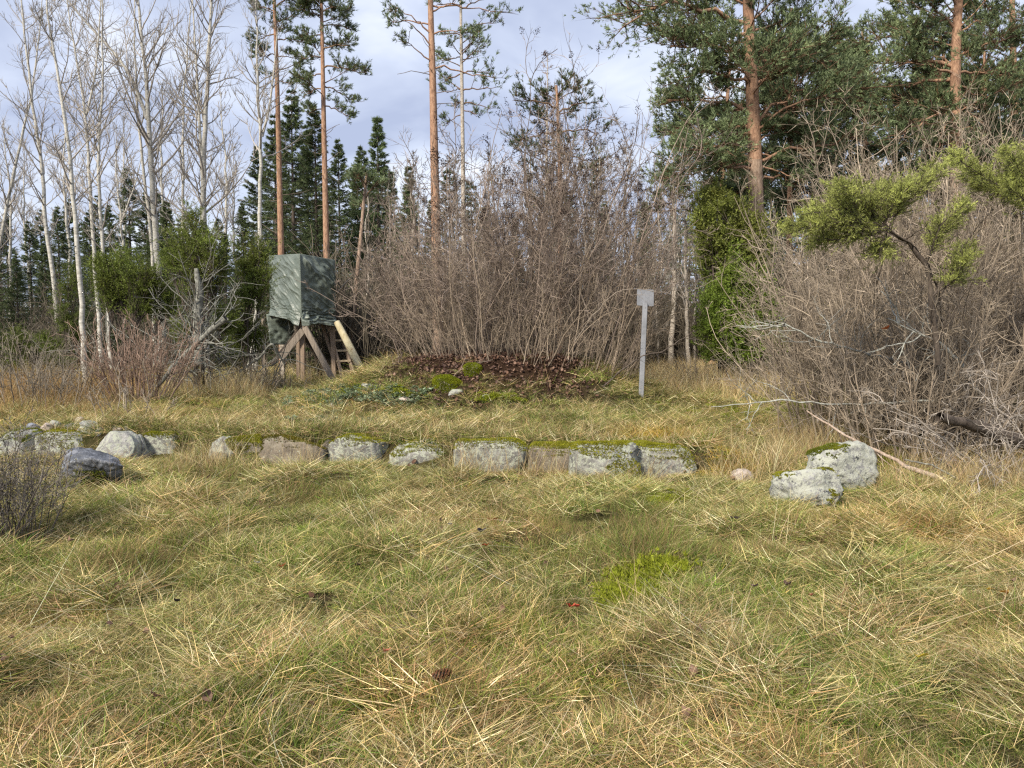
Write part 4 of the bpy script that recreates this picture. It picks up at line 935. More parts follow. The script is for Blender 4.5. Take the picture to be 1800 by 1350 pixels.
juniper('dense upright green juniper standing in the pale grass beyond the sign post', 18.3, (1290, 668), [(1290, 480, 34, 44, 0), (1262, 520, 34, 44, 0), (1312, 520, 36, 46, .2), (1250, 570, 30, 44, 0), (1285, 570, 38, 48, -.2), (1325, 580, 36, 48, .1), (1265, 615, 38, 32, 0), (1302, 622, 40, 30, 0), (1345, 520, 32, 54, .4), (1355, 600, 34, 44, .4)], 105, col=np.array([.21, .29, .05]), dens=1.35, nl=.048, nw=.022, ln=.12, upb=1.2, limb_r=.016)
juniper('yellow-green young conifer in front of the big pine trunk', 18.6, (1270, 668), [(1255, 345, 34, 26, 0), (1238, 375, 32, 28, 0), (1280, 365, 34, 30, 0), (1248, 410, 42, 32, 0), (1290, 420, 38, 36, 0), (1250, 450, 38, 32, .2), (1325, 400, 34, 40, 0), (1330, 450, 34, 34, 0)], 106, col=np.array([.21, .24, .055]), nl=.05, nw=.021, ln=.12, name='young_conifer', cat='tree', dens=1.25, limb_r=.018)
def spray_juniper(label, Y, trunk_px, axes, seed, col, per_m=36, nl=.022, nw=.0042, thick=.013):
    rng = np.random.default_rng(seed)
    tr = np.array([P(x, y, Y + dy) for x, y, dy in trunk_px]); gz = float(ground(tr[0, 0], tr[0, 1])); tr[0, 2] = gz - .05
    root = thing('juniper_tree', (tr[0, 0], tr[0, 1], gz), label, 'juniper')
    gl, gn = Geo(), Geo()
    d = np.r_[0, np.cumsum(np.linalg.norm(np.diff(tr, axis=0), axis=1))]; t = np.linspace(0, d[-1], 20)
    tp = np.stack([np.interp(t, d, tr[:, k]) for k in range(3)], 1); tp[1:-1] += rng.normal(size=(18, 3)) * .012
    tubes(gl, tp, np.linspace(thick * 1.5, thick * .6, 20), 7)
    for ax in axes:
        for rep in range(4):
            dy = rng.normal() * .18 if rep else 0.0
            pts = np.array([P(x + (rng.normal() * 7 if rep and k else 0), y + (rng.normal() * 7 if rep and k else 0), Y + dy * (k / (len(ax) - 1)) * 1.6) for k, (x, y) in enumerate(ax)])
            dd = np.r_[0, np.cumsum(np.linalg.norm(np.diff(pts, axis=0), axis=1))]; tt = np.linspace(0, dd[-1], 10)
            B = np.stack([np.interp(tt, dd, pts[:, k]) for k in range(3)], 1)
            tubes(gl, B, np.linspace(thick * .45, .003, 10), 5)
            L = dd[-1]; n1 = int(per_m * L) + 6
            p1, d1, i1, t1 = kids(rng, B[None], n1, .18, 1, 42, 14); d1 = nrm(d1 * np.array([1, 1, .75]) + [0, 0, .1])
            L1 = (.10 + .26 * rng.random(n1)) * (1.2 - .75 * t1)
            B1 = grow(rng, p1, d1, L1, 3, .1, .02); tubes(gl, B1, taper(n1, 4, .0035, .0018), 3)
            p2, d2, i2, t2 = kids(rng, B1, 10, .05, 1, 36, 12); d2 = nrm(d2 + [0, 0, .08])
            ln = (.03 + .06 * rng.random(len(p2))) * (1.2 - .5 * t2)
            cl = n3(p2, 5, 1.7)[:, None]
            cc = col * (1 + .2 * rng.normal(size=(len(p2), 1))) * (1 + .3 * cl) * (1 + .25 * rng.normal(size=(n1, 1)))[i2]
            needles(gn, rng, p2, d2, ln, 12, nl * .9, nw * 1.05, 42, np.clip(cc, .01, 1), .2)
    gl.obj('trunk', M_DARKBARK, root, smooth=True); gn.obj('crown', M_NEEDLE, root)
JB = np.array([.35, .38, .11])
spray_juniper('bright green juniper limb reaching out of the grey thicket', 8.2, [(1668, 790, 2.9), (1660, 640, 2.4), (1650, 520, 1.3), (1630, 462, .5), (1600, 428, 0), (1560, 404, 0)],
    [[(1600, 428), (1540, 398), (1470, 390), (1388, 404)], [(1575, 412), (1520, 372), (1470, 345)], [(1560, 404), (1592, 345), (1640, 302)], [(1560, 405), (1500, 412), (1432, 424)], [(1545, 395), (1515, 352), (1480, 322)], [(1555, 400), (1565, 360), (1590, 322)], [(1540, 396), (1480, 368), (1420, 372)], [(1560, 404), (1548, 430), (1546, 452)], [(1530, 385), (1545, 350), (1552, 330)], [(1628, 465), (1650, 400), (1690, 358)], [(1640, 520), (1675, 480), (1700, 440)]], 107, JB)
spray_juniper('bright green juniper spray cut off by the picture edge above the thicket', 8.6, [(1835, 800, .4), (1845, 600, .2), (1850, 450, 0), (1845, 380, 0), (1800, 325, 0)],
    [[(1845, 380), (1780, 332), (1720, 304), (1676, 280)], [(1830, 360), (1790, 305), (1768, 268)], [(1845, 340), (1815, 295), (1800, 262)], [(1800, 325), (1745, 330), (1712, 322)], [(1845, 390), (1800, 345), (1760, 320)]], 108, JB * .95)

# ------------------------------------------------------------------ shrubs of many stems
def shrub(name, label, c, rad, ns, Lf, seed, fan, col, colt=None, r0=.014, k1=8, k2=6, k3=0, cat='bush', wander=.07, up=.02, rmin=.0032, kid_l=.34, buds=0, tmin=.2, group=None, dark=None, bias=(0, 0)):
    rng = np.random.default_rng(seed)
    gz = float(ground(c[0], c[1]))
    root = thing(name, (c[0], c[1], gz), label, cat, group)
    rr = np.sqrt(rng.random(ns)); az = rng.random(ns) * 6.283
    ox, oy = rr * np.cos(az), rr * np.sin(az)
    s = np.stack([c[0] + ox * rad[0], c[1] + oy * rad[1], 0 * ox], 1); s[:, 2] = ground(s[:, 0], s[:, 1]) - .04
    d = np.stack([ox * fan + bias[0] + rng.normal(size=ns) * .16, oy * fan * .8 + bias[1] + rng.normal(size=ns) * .16, np.ones(ns)], 1)
    L = Lf(s[:, 0], s[:, 1], rng)
    B = grow(rng, s, d, L, 10, wander, up)
    r = r0 * (.5 + 1.3 * rng.random(ns) ** 2.5) * np.clip(L / np.median(L), .6, 1.3)
    g, gt = Geo(), Geo()
    vary = lambda m: np.clip(np.array([.5, .75, 1.0, 1.0, 1.3])[rng.integers(0, 5, m)] * (1 + .16 * rng.normal(size=m)), .25, 1.9)[:, None]
    vs = vary(ns); cc = col * vs
    tubes(g, B, taper(ns, 11, r, rmin * 1.3), 5, np.clip(cc, .03, .6))
    colt = col if colt is None else colt
    p1, d1, i1, t1 = kids(rng, B, k1, tmin, 1, 36, 12)
    L1 = L[i1] * kid_l * (.45 + .8 * rng.random(len(i1))) * (1.2 - .75 * t1)
    B1 = grow(rng, p1, d1, L1, 4, wander * 2, up * 2)
    tubes(gt, B1, taper(len(p1), 5, np.clip(r[i1] * .45, rmin * 1.2, None), rmin), 3, np.clip(colt * .95 * (.45 * vs[i1] + .55 * vary(len(p1))), .03, .7))
    p2, d2, i2, t2 = kids(rng, B1, k2, .2, 1, 40, 14)
    L2 = np.clip(L1[i2] * (.22 + .3 * rng.random(len(i2))), .08, .6)
    B2 = grow(rng, p2, d2, L2, 2, wander * 2.2, up * 3)
    tubes(gt, B2, taper(len(p2), 3, rmin, rmin * .65), 3, np.clip(colt * .95 * vary(len(p2)), .03, .7))
    tips = B2[:, -1]; tdir = nrm(B2[:, -1] - B2[:, -2])
    if k3:
        p3, d3, i3, t3 = kids(rng, B2, k3, .3, 1, 45, 14)
        slivers(gt, rng, p3, d3, np.clip(L2[i3] * .6, .05, .3), rmin * .9, np.clip(colt * vary(len(p3)), .03, .7))
    g.obj('stems', M_TWIG, root, kind='stuff'); gt.obj('twigs', M_TWIG, root, kind='stuff')
    if buds:
        gb = Geo(); k = rng.choice(len(tips), min(buds, len(tips)), replace=False)
        needles(gb, rng, tips[k] - tdir[k] * .01, tdir[k], .008, 4, .022, .011, 25, np.array([.3, .27, .12]), .2); gb.obj('buds', M_TWIG, root, kind='stuff')
    if dark:
        gd = Geo(); n, x0, zmin, fsc = dark
        ok = np.where((tips[:, 2] > zmin + .5 * rng.random(len(tips))) & (tips[:, 0] > x0))[0]; k = rng.choice(ok, min(n, len(ok)), replace=False)
        m = 26; ii = np.repeat(k, m); q = tips[ii] + tdir[ii] * (rng.random((len(ii), 1)) * .14 * fsc) + rng.normal(size=(len(ii), 3)) * .022 * fsc
        needles(gd, rng, q, nrm(rng.normal(size=(len(ii), 3))), .005, 2, .028, .014, 30, np.array([.035, .022, .018]), .4); gd.obj('seed_heads', M_TWIG, root, kind='stuff')
    return root
def L_lilac(x, y, rng): return (3.0 + 2.3 * sstep(-2.4, .8, x)) * (.55 + .5 * rng.random(len(x)))
shrub('lilac_bush', 'huge leafless lilac bush of countless grey stems growing on the knoll', (MC[0] + .45, MC[1] + .15), (2.3, 1.25), 150, L_lilac, 201, .33, np.array([.27, .215, .175]), np.array([.3, .24, .198]), r0=.0125, k1=9, k2=6, k3=3, wander=.125, up=.03, rmin=.0038, buds=1500, dark=(650, -1.8, 3.4, 1.0), kid_l=.33, tmin=.12, bias=(.07, 0))
shrub('lilac_sucker_bush', 'fringe of thin lilac suckers round the foot of the big bush', (MC[0] + .65, MC[1] - .6), (2.15, 1.1), 250, lambda x, y, r: .6 + 2.2 * r.random(len(x)) ** 1.6, 202, .5, np.array([0.340, 0.274, 0.207]), r0=.0062, k1=6, k2=3, k3=1, wander=.11, rmin=.0028, tmin=.2)
# thicket
tc = G(1575, 785)
shrub('thicket_shrub', 'thicket of grey-brown stems right behind the boulders', (tc[0] + .25, tc[1] + .7), (1.1, .7), 95, lambda x, y, r: 2.2 + 1.6 * r.random(len(x)), 211, .3, np.array([0.309, 0.252, 0.189]), np.array([0.371, 0.307, 0.238]), r0=.013, k1=8, k2=5, k3=3, rmin=.003, wander=.09, buds=700, tmin=.1)
shrub('thicket_shrub', 'tallest leafless thicket with upright budded shoots under the edge pines', (7.3, 12.3), (1.9, 1.0), 150, lambda x, y, r: 3.0 + 1.8 * r.random(len(x)), 212, .25, np.array([0.330, 0.274, 0.207]), np.array([0.391, 0.322, 0.246]), r0=.014, k1=8, k2=5, k3=3, rmin=.0036, wander=.07, up=.05, buds=1500, tmin=.15)
shrub('thicket_shrub', 'loose pale-twigged shrub filling the back of the thicket', (7.2, 14.6), (1.3, .9), 80, lambda x, y, r: 2.4 + 1.5 * r.random(len(x)), 213, .3, np.array([.31, .27, .21]), np.array([.34, .29, .225]), r0=.013, k1=8, k2=5, k3=3, rmin=.004, wander=.09, buds=400, tmin=.15)
shrub('thicket_shrub', 'tangle of bleached dead branches lying at the picture edge over the fallen log', (5.9, 8.3), (.8, .5), 60, lambda x, y, r: .8 + 1.0 * r.random(len(x)), 214, .9, np.array([.36, .32, .275]), np.array([.42, .37, .32]), r0=.009, k1=7, k2=5, k3=1, rmin=.0028, wander=.16, up=-.06, tmin=.1, bias=(.1, -.1))
shrub('thicket_shrub', 'thin-stemmed edge of the thicket beside the pale grass', (4.55, 11.3), (.7, .6), 30, lambda x, y, r: 1.2 + 1.5 * r.random(len(x)), 215, .5, np.array([0.350, 0.288, 0.220]), r0=.009, k1=7, k2=5, k3=1, rmin=.003, wander=.1, tmin=.15, bias=(-.15, 0))
shrub('thicket_shrub', 'dense brown shrub deep inside the thicket', (7.0, 10.4), (1.4, .8), 110, lambda x, y, r: 1.8 + 1.6 * r.random(len(x)), 216, .4, np.array([0.258, 0.206, 0.154]), np.array([0.309, 0.252, 0.189]), r0=.012, k1=8, k2=5, k3=2, rmin=.003, wander=.1, tmin=.1)
shrub('thicket_shrub', 'twiggy grey shrub standing under the bright juniper limb', (5.05, 9.35), (.8, .4), 70, lambda x, y, r: 1.5 + 1.2 * r.random(len(x)), 217, .4, np.array([0.309, 0.250, 0.189]), np.array([0.371, 0.307, 0.233]), r0=.011, k1=8, k2=5, k3=2, rmin=.0028, wander=.1, tmin=.1)
# others
oc = G(232, 712)
shrub('willow_shrub', 'reddish fan of straight thin shoots by the leaning dead trunk', (oc[0], oc[1] + .3), (.55, .3), 95, lambda x, y, r: .9 + .8 * r.random(len(x)), 221, .62, TW_RED, TW_RED * 1.1, r0=.008, k1=5, k2=3, rmin=.0035, wander=.05, up=.03, tmin=.35)
lc = G(36, 975)
shrub('heather_shrub', 'dark twiggy low shrub at the picture edge in front of the foundation', (lc[0] - .12, lc[1] + .1), (.24, .22), 64, lambda x, y, r: .5 + .5 * r.random(len(x)), 222, .26, np.array([.15, .13, .115]), np.array([.23, .205, .18]), r0=.0042, k1=7, k2=4, k3=2, rmin=.0016, wander=.1, up=.03, tmin=.3, buds=900)
for k, (px, py, h, lb) in enumerate([(60, 720, 1.3, 'brown weedy stems behind the heap of small stones'), (110, 712, 1.0, 'grey weedy stems at the foot of the slim white trunk'), (235, 735, .9, 'dark dead weed stalks standing alone in the grass near the reddish fan'), (340, 690, 1.0, 'low brush under the leaning dead trunk'), (420, 690, .8, 'thin brush by the stand legs'), (20, 705, 1.5, 'brown scrub at the picture edge below the aspens'), (480, 688, .7, 'straggly brush around the stand post'), (1250, 690, .9, 'thin bare stems in the pale grass below the green juniper'), (1370, 700, 1.5, 'sparse bare stems standing before the thicket')]):
    c = G(px, py)
    shrub('brushwood', lb, (c[0], c[1]), (.7, .4), 34 if k != 2 else 12, lambda x, y, r: h * (.5 + .6 * r.random(len(x))), 230 + k, .4, TW_BROWN * (1 + .1 * (k % 3)), r0=.006, k1=5, k2=3, rmin=.0032, wander=.1, tmin=.3, group='low brush at the wood edge')

# ------------------------------------------------------------------ dead wood
def dead_wood(name, label, pts, r, mat, seed, nb=0, bl=.8, group=None, cat='branch', rb=.01, k2=3, part='branch'):
    rng = np.random.default_rng(seed); pts = np.asarray(pts, float)
    d = np.r_[0, np.cumsum(np.linalg.norm(np.diff(pts, axis=0), axis=1))]; t = np.linspace(0, d[-1], 22)
    p = np.stack([np.interp(t, d, pts[:, k]) for k in range(3)], 1)
    L = d[-1]; p[1:-1] += rng.normal(size=(20, 3)) * .006 * L * .5
    R = np.interp(t / d[-1], np.linspace(0, 1, len(r)), r) * (1 + .08 * rng.normal(size=22))
    base = p.mean(0); base[2] = p[:, 2].min()
    root = thing(name, base, label, cat, group)
    g = Geo(); tubes(g, p, R, 9); c0, c1 = p[0], p[-1]
    g.obj('stem', mat, root, smooth=True)
    if nb:
        g = Geo(); q, dd, i, tt = kids(rng, p[None], nb, .1, .95, 55, 15); B = grow(rng, q, dd, bl * (.4 + .8 * rng.random(nb)), 7, .18, .02); tubes(g, B, taper(nb, 8, rb, rb * .4), 5)
        q, dd, i, tt = kids(rng, B, k2, .2, 1, 48, 15); B = grow(rng, q, dd, bl * .45 * (.4 + .8 * rng.random(len(q))), 4, .2, .02); tubes(g, B, taper(len(q), 5, rb * .5, rb * .3), 3)
        g.obj('side_twigs', mat, root, kind='stuff')
    return root
dead_wood('leaning_dead_trunk', 'grey lichened dead trunk leaning up to a broken pale end among the junipers', [P(276, 680, 15.6), P(310, 640, 15.6), P(345, 605, 15.5), P(372, 580, 15.4), P(397, 559, 15.3)], [.03, .055, .065, .06, .065], M_GREYWOOD, 301, 26, 1.1, cat='dead tree', rb=.016)
dead_wood('dead_snag', 'grey upright dead snag inside the tall juniper', [P(350, 640, 16.4), P(347, 560, 16.4), P(352, 510, 16.4), P(345, 472, 16.4)], [.1, .1, .09, .05], M_GREYWOOD, 302, 30, 1.2, cat='dead tree', rb=.014)
dead_wood('fallen_branch', 'grey forked branch stretched across toward the stand posts', [P(420, 655, 17.5), P(455, 630, 17.4), P(478, 602, 17.3), P(500, 640, 17.6)], [.02, .03, .028, .02], M_GREYWOOD, 303, 8, .6, rb=.01)
fb = [P(1418, 722, 9.3), P(1480, 762, 8.9), P(1540, 792, 8.5), P(1600, 822, 8.15), P(1660, 846, 7.9), P(1720, 866, 7.7), P(1775, 884, 7.5)]
dead_wood('fallen_branch', 'long stripped branch slanting down from the thicket across the boulder into the grass', fb, [.009, .012, .016, .02, .024, .026, .02], M_STICK, 304, 4, .5, rb=.007)
dead_wood('fallen_branch', 'thin grey side stick lying on the long stripped branch', [P(1590, 808, 8.1), P(1640, 818, 7.95), P(1680, 840, 7.85), P(1712, 858, 7.75)], [.008, .009, .01, .008], M_GREYWOOD, 305)
c = G(1395, 893); c2 = G(1442, 906)
dead_wood('broken_stick', 'short orange-and-white broken stick against the lower boulder', [c + [0, -.04, .03], c2 + [0, -.03, .03]], [.016, .02], M_LOG, 306, cat='stick')
dead_wood('fallen_log', 'dark rotten log sticking out from under the bleached tangle', [P(1652, 733, 8.0), P(1690, 742, 8.15), P(1740, 758, 8.4), P(1800, 778, 8.7)], [.045, .06, .075, .08], M_DARKBARK, 307, 10, .5, cat='log', rb=.006)
dead_wood('bare_twig', 'thin pale twig arching over the bigger mossy stone', [P(770, 704, 13.2), P(786, 672, 13.25), P(806, 652, 13.3), P(830, 640, 13.4), P(866, 632, 13.6)], [.007, .0065, .006, .005, .003], M_STICK, 308, 3, .3, rb=.004)
dead_wood('bare_branch', 'lichened bare branch leaning out of the thicket toward the pale grass', [P(1600, 640, 10), P(1520, 620, 9.9), P(1440, 600, 9.8), P(1380, 570, 9.7), P(1300, 575, 9.7)], [.02, .016, .013, .009, .004], M_LICHEN, 309, 14, .6, rb=.007)
dead_wood('bare_branch', 'pale bare branch hanging low out of the thicket above the fallen branch', [P(1640, 705, 9.6), P(1560, 708, 9.5), P(1460, 712, 9.4), P(1380, 704, 9.3), P(1250, 715, 9.4)], [.016, .013, .01, .008, .004], M_LICHEN, 310, 8, .5, rb=.006)
dead_wood('bare_branch', 'long dark twig of the big bush reaching in front of the sign post', [P(1060, 680, 12.4), P(1095, 648, 12.3), P(1128, 626, 12.3), P(1165, 618, 12.3), P(1215, 585, 12.4)], [.013, .012, .01, .008, .004], M_DARKBARK, 311, 6, .5, rb=.006)
dead_wood('bare_branch', 'branch of the big bush curving across the top of the sign plate', [P(1010, 600, 12.9), P(1050, 545, 12.7), P(1085, 510, 12.6), P(1130, 508, 12.5), P(1200, 520, 12.5), P(1260, 490, 12.6)], [.008, .007, .006, .005, .004, .003], M_TIMBER, 312, 8, .6, rb=.003)
dead_wood('bare_branch', 'pale lichened limb standing in the middle of the thicket', [P(1720, 690, 9.2), P(1690, 640, 9.1), P(1650, 600, 9.1), P(1610, 585, 9.0), P(1560, 560, 9)], [.026, .022, .018, .012, .006], M_LICHEN, 313, 12, .6, rb=.009)
dead_wood('bare_branch', 'dark crooked limb under the bright juniper spray', [P(1650, 640, 8.4), P(1630, 470, 8.3), P(1600, 430, 8.3), P(1560, 405, 8.2)], [.035, .03, .024, .014], M_DARKBARK, 314, 10, .5, rb=.008)

# ------------------------------------------------------------------ small things lying in the grass
def leaf_geo(size, curl, seed):
    rng = np.random.default_rng(seed); g = Geo()
    t = np.linspace(0, 1, 6); w = np.sin(t * math.pi) ** .7 * .36 * size * (1 - .25 * t) + .002
    V = []
    for i, u in enumerate(t):
        x = (u - .5) * size; z = curl * size * (u - .5) ** 2 * 3 + .004 * rng.normal()
        V += [(x, -w[i], z + curl * w[i] * 1.2), (x, 0, z), (x, w[i], z + curl * w[i] * 1.3 + .003 * rng.normal())]
    V = np.array(V); Q = []
    for i in range(5):
        a = i * 3; Q += [(a, a + 1, a + 4, a + 3), (a + 1, a + 2, a + 5, a + 4)]
    return V, Q
def fallen_leaf(px, py, col, label, size=.06, seed=0, lift=.1):
    c = G(px, py); c[2] = float(ground(c[0], c[1])) + lift; rng = np.random.default_rng(seed + int(px))
    V, Q = leaf_geo(size, .35, seed); a, b_, t = rng.random() * 6.28, rng.normal() * .25, .35
    R1 = np.array([[math.cos(a), -math.sin(a), 0], [math.sin(a), math.cos(a), 0], [0, 0, 1]]); R2 = np.array([[1, 0, 0], [0, math.cos(t), math.sin(t)], [0, -math.sin(t), math.cos(t)]])
    V = V @ R1.T @ R2.T
    g = Geo(); g.add(V + c, Q=Q, C=np.array(col) * (1 + .12 * np.random.default_rng(seed).normal(size=(len(V), 1))))
    o = g.obj('fallen_leaf', M_MOSS, base=tuple(c)); tag(o, label, 'leaf', 'fallen leaves in the grass')
fallen_leaf(866, 937, (.36, .12, .03), 'large rusty orange leaf standing in the grass below the foundation', .1, 1)
fallen_leaf(853, 985, (.5, .07, .03), 'small scarlet leaf below the rusty orange one', .06, 2)
fallen_leaf(846, 957, (.05, .05, .06), 'dark grey leaf near the rusty orange one', .09, 3)
fallen_leaf(1003, 1097, (.5, .08, .05), 'bright red leaf by the yellow moss patch', .055, 4)
fallen_leaf(1014, 1097, (.5, .1, .06), 'second bright red leaf touching the first by the moss patch', .05, 5)
fallen_leaf(1764, 1073, (.6, .3, .05), 'golden yellow leaf near the picture edge', .06, 6)
fallen_leaf(1738, 1066, (.55, .35, .05), 'pale yellow scrap of leaf beside the golden one', .04, 7)
fallen_leaf(496, 1022, (.5, .16, .08), 'salmon-coloured leaf in the matted straw', .055, 8)
fallen_leaf(1292, 935, (.22, .17, .16), 'grey-mauve withered leaf in the tan grass under the boulders', .09, 9)
fallen_leaf(790, 945, (.38, .34, .36), 'pale greyish leaf between dark leaf and straw', .06, 10)
fallen_leaf(1326, 1060, (.22, .14, .14), 'mauve-brown leaf lying among straws past the moss patch', .05, 11)
fallen_leaf(312, 1088, (.07, .06, .05), 'blackish curled leaf under the crossing straws', .05, 12)
fallen_leaf(452, 1017, (.5, .5, .46), 'whitish leaf next to the salmon one', .06, 13)
fallen_leaf(681, 1182, (.45, .15, .1), 'faded red leaf above the cone', .04, 14)
fallen_leaf(1425, 1076, (.4, .16, .1), 'small copper leaf in the olive grass', .04, 15)
fallen_leaf(1620, 1195, (.6, .45, .06), 'lemon yellow leaf on bent green grass', .06, 16)
fallen_leaf(1557, 578, (.4, .12, .04), 'single orange leaf caught in the thicket', .1, 17, lift=0)
lf = [o for o in COL.objects if o.get('label', '').startswith('single orange leaf')][0]; lf.location = tuple(P(1557, 578, 8.9))
def cone():
    c = G(776, 1228); c[2] = float(ground(c[0], c[1])) + .11
    root = thing('spruce_cone', c, 'brown open cone lying in the straw', 'cone')
    g = Geo(); ax = nrm(np.array([.9, .35, .12])); L = .085
    t = np.linspace(0, 1, 9)[:, None]; tubes(g, c + ax * (t - .5) * L, np.array([.004, .011, .013, .013, .012, .011, .009, .006, .002]), 8); g.obj('core', M_DARKBARK, root)
    up = nrm(np.cross(ax, [0, 1, .2])); sd = np.cross(ax, up); me = None
    for k in range(60):
        u = k / 60; a = k * 2.4; r = nrm(np.cos(a) * up + np.sin(a) * sd); rad = .011 + .016 * math.sin(math.pi * min(.97, u * .85 + .14))
        p0 = c + ax * ((u - .5) * L); p1 = p0 + r * rad + ax * .009; w = np.cross(ax, r)
        g = Geo(); g.flat = True; g.add([p0 - w * .003, p0 + w * .003, p0 + r * rad * .6 + w * .008 + ax * .003, p1 + w * .004, p1 - w * .004, p0 + r * rad * .6 - w * .008 + ax * .003, p0 + r * rad * .7 + ax * .009], T=[(0, 1, 2), (0, 2, 6), (0, 6, 5), (2, 3, 6), (3, 4, 6), (4, 5, 6)], C=np.array([.14, .065, .04]) * (1 + .3 * math.sin(k * 1.7)))
        g.obj('scale', M_TWIG, root)
cone()

# ------------------------------------------------------------------ grass, straw, litter: instanced masses
def ribbons(g, rng, n, R, L, w, th0, bend, az_sd, col, cv=.32, seg=3, z0=(0, .0), az_mean=None, kink=0.0):
    """n curved blades in a disc of radius R; th0 = start tilt from vertical (deg), bend = extra tilt over the length"""
    rr = R * np.sqrt(rng.random(n)); a0 = rng.random(n) * 6.283
    b = np.stack([rr * np.cos(a0), rr * np.sin(a0), z0[0] + (z0[1] - z0[0]) * rng.random(n) - .01], 1)
    az = rng.random(n) * 6.283 if az_mean is None else az_mean + rng.normal(size=n) * az_sd
    Ln = rng.uniform(L[0], L[1], n); t0 = np.radians(rng.uniform(th0[0], th0[1], n)); bd = np.radians(rng.uniform(bend[0], bend[1], n))
    wd = rng.uniform(w[0], w[1], n); dz = rng.normal(size=n) * (.6 if az_mean is None else .45)
    p = b.copy(); rows = []; roll = rng.uniform(-1.3, 1.3, n)
    for k in range(seg + 1):
        u = k / seg; th = t0 + bd * u; aa = az + dz * u * .6
        d = np.stack([np.sin(th) * np.cos(aa), np.sin(th) * np.sin(aa), np.cos(th)], 1)
        s = np.stack([-np.sin(aa), np.cos(aa), 0 * aa], 1); s = nrm(s * np.cos(roll)[:, None] + np.cross(d, s) * np.sin(roll)[:, None])
        wk = wd * (1 - .85 * u ** 1.5)
        rows.append((p - s * wk[:, None] / 2, p + s * wk[:, None] / 2))
        if k < seg: p = p + d * (Ln / seg)[:, None]; p[:, 2] = np.maximum(p[:, 2], .006)
    V = np.stack([np.stack(r, 1) for r in rows], 1)            # n, seg+1, 2, 3
    idx = np.arange(n * (seg + 1) * 2).reshape(n, seg + 1, 2)
    Q = np.stack([idx[:, :-1, 0], idx[:, :-1, 1], idx[:, 1:, 1], idx[:, 1:, 0]], -1).reshape(-1, 4)
    pal = np.asarray(col, float); c = pal[rng.integers(0, len(pal), n)] * (1 + cv * rng.normal(size=(n, 1))) * (1 + .06 * rng.normal(size=(n, 3)))
    g.add(V.reshape(-1, 3), Q=Q, C=np.clip(np.repeat(c, (seg + 1) * 2, 0), .008, .9))
GRN = [(.105, .155, .03), (.14, .185, .042), (.18, .205, .055), (.085, .125, .025), (.23, .22, .075)]
STRAW = [(.54, .44, .24), (.47, .37, .18), (.4, .3, .14), (.6, .5, .31), (.33, .23, .11)]
BROWN = [(.22, .15, .075), (.28, .2, .1), (.16, .11, .06), (.34, .25, .13), (.2, .17, .07)]
def proto_coll(name, builders):
    c = bpy.data.collections.new(name)
    for k, (nm, g, m) in enumerate(builders):
        o = bpy.data.objects.new('%s_%02d' % (nm, k), g.mesh(nm, m)); c.objects.link(o)
    return c
def instancer(name, coll, pts, rot, scl, idx, tint, label):
    me = bpy.data.meshes.new(name); n = len(pts)
    me.vertices.add(n); me.vertices.foreach_set('co', np.asarray(pts, np.float32).ravel())
    a = me.attributes.new('rot', 'FLOAT_VECTOR', 'POINT'); a.data.foreach_set('vector', np.asarray(rot, np.float32).ravel())
    a = me.attributes.new('scl', 'FLOAT', 'POINT'); a.data.foreach_set('value', np.asarray(scl, np.float32))
    a = me.attributes.new('idx', 'INT', 'POINT'); a.data.foreach_set('value', np.asarray(idx, np.int32))
    a = me.attributes.new('tint', 'FLOAT_COLOR', 'POINT'); a.data.foreach_set('color', np.concatenate([tint, np.ones((n, 1))], 1).astype(np.float32).ravel())
    o = bpy.data.objects.new(name, me); COL.objects.link(o); o['kind'] = 'stuff'; o['label'] = label
    nt = bpy.data.node_groups.new(name, 'GeometryNodeTree')
    nt.interface.new_socket('Geometry', in_out='INPUT', socket_type='NodeSocketGeometry'); nt.interface.new_socket('Geometry', in_out='OUTPUT', socket_type='NodeSocketGeometry')
    nn, ll = nt.nodes, nt.links
    gi, gout = nn.new('NodeGroupInput'), nn.new('NodeGroupOutput')
    iop = nn.new('GeometryNodeInstanceOnPoints'); ci = nn.new('GeometryNodeCollectionInfo')
    ci.inputs['Collection'].default_value = coll; ci.inputs['Separate Children'].default_value = True; ci.inputs['Reset Children'].default_value = True
    def na(nm, typ):
        x = nn.new('GeometryNodeInputNamedAttribute'); x.data_type = typ; x.inputs['Name'].default_value = nm; return x.outputs[0]
    e2r = nn.new('FunctionNodeEulerToRotation')
    ll.new(gi.outputs[0], iop.inputs['Points']); ll.new(ci.outputs[0], iop.inputs['Instance'])
    iop.inputs['Pick Instance'].default_value = True
    ll.new(na('idx', 'INT'), iop.inputs['Instance Index']); ll.new(na('rot', 'FLOAT_VECTOR'), e2r.inputs[0]); ll.new(e2r.outputs[0], iop.inputs['Rotation'])
    ll.new(na('scl', 'FLOAT'), iop.inputs['Scale']); ll.new(iop.outputs[0], gout.inputs[0])
    md = o.modifiers.new('scatter', 'NODES'); md.node_group = nt
    return o
def field(rng, y0, y1, dens, mx=.72, pad=.9):
    A = (y1 - y0) * 2 * (mx * y1 + pad); n = int(A * dens)
    y = rng.uniform(y0, y1, n); x = rng.uniform(-1, 1, n) * (mx * y1 + pad)
    k = np.abs(x) < mx * y + pad
    x, y = x[k], y[k]
    ok = np.ones(len(x), bool)
    for (sx, sy, rx, ry) in STONES: ok &= ((x - sx) / (rx * .92)) ** 2 + ((y - sy) / (ry * .92)) ** 2 > 1
    return x[ok], y[ok]
rg = np.random.default_rng(500)
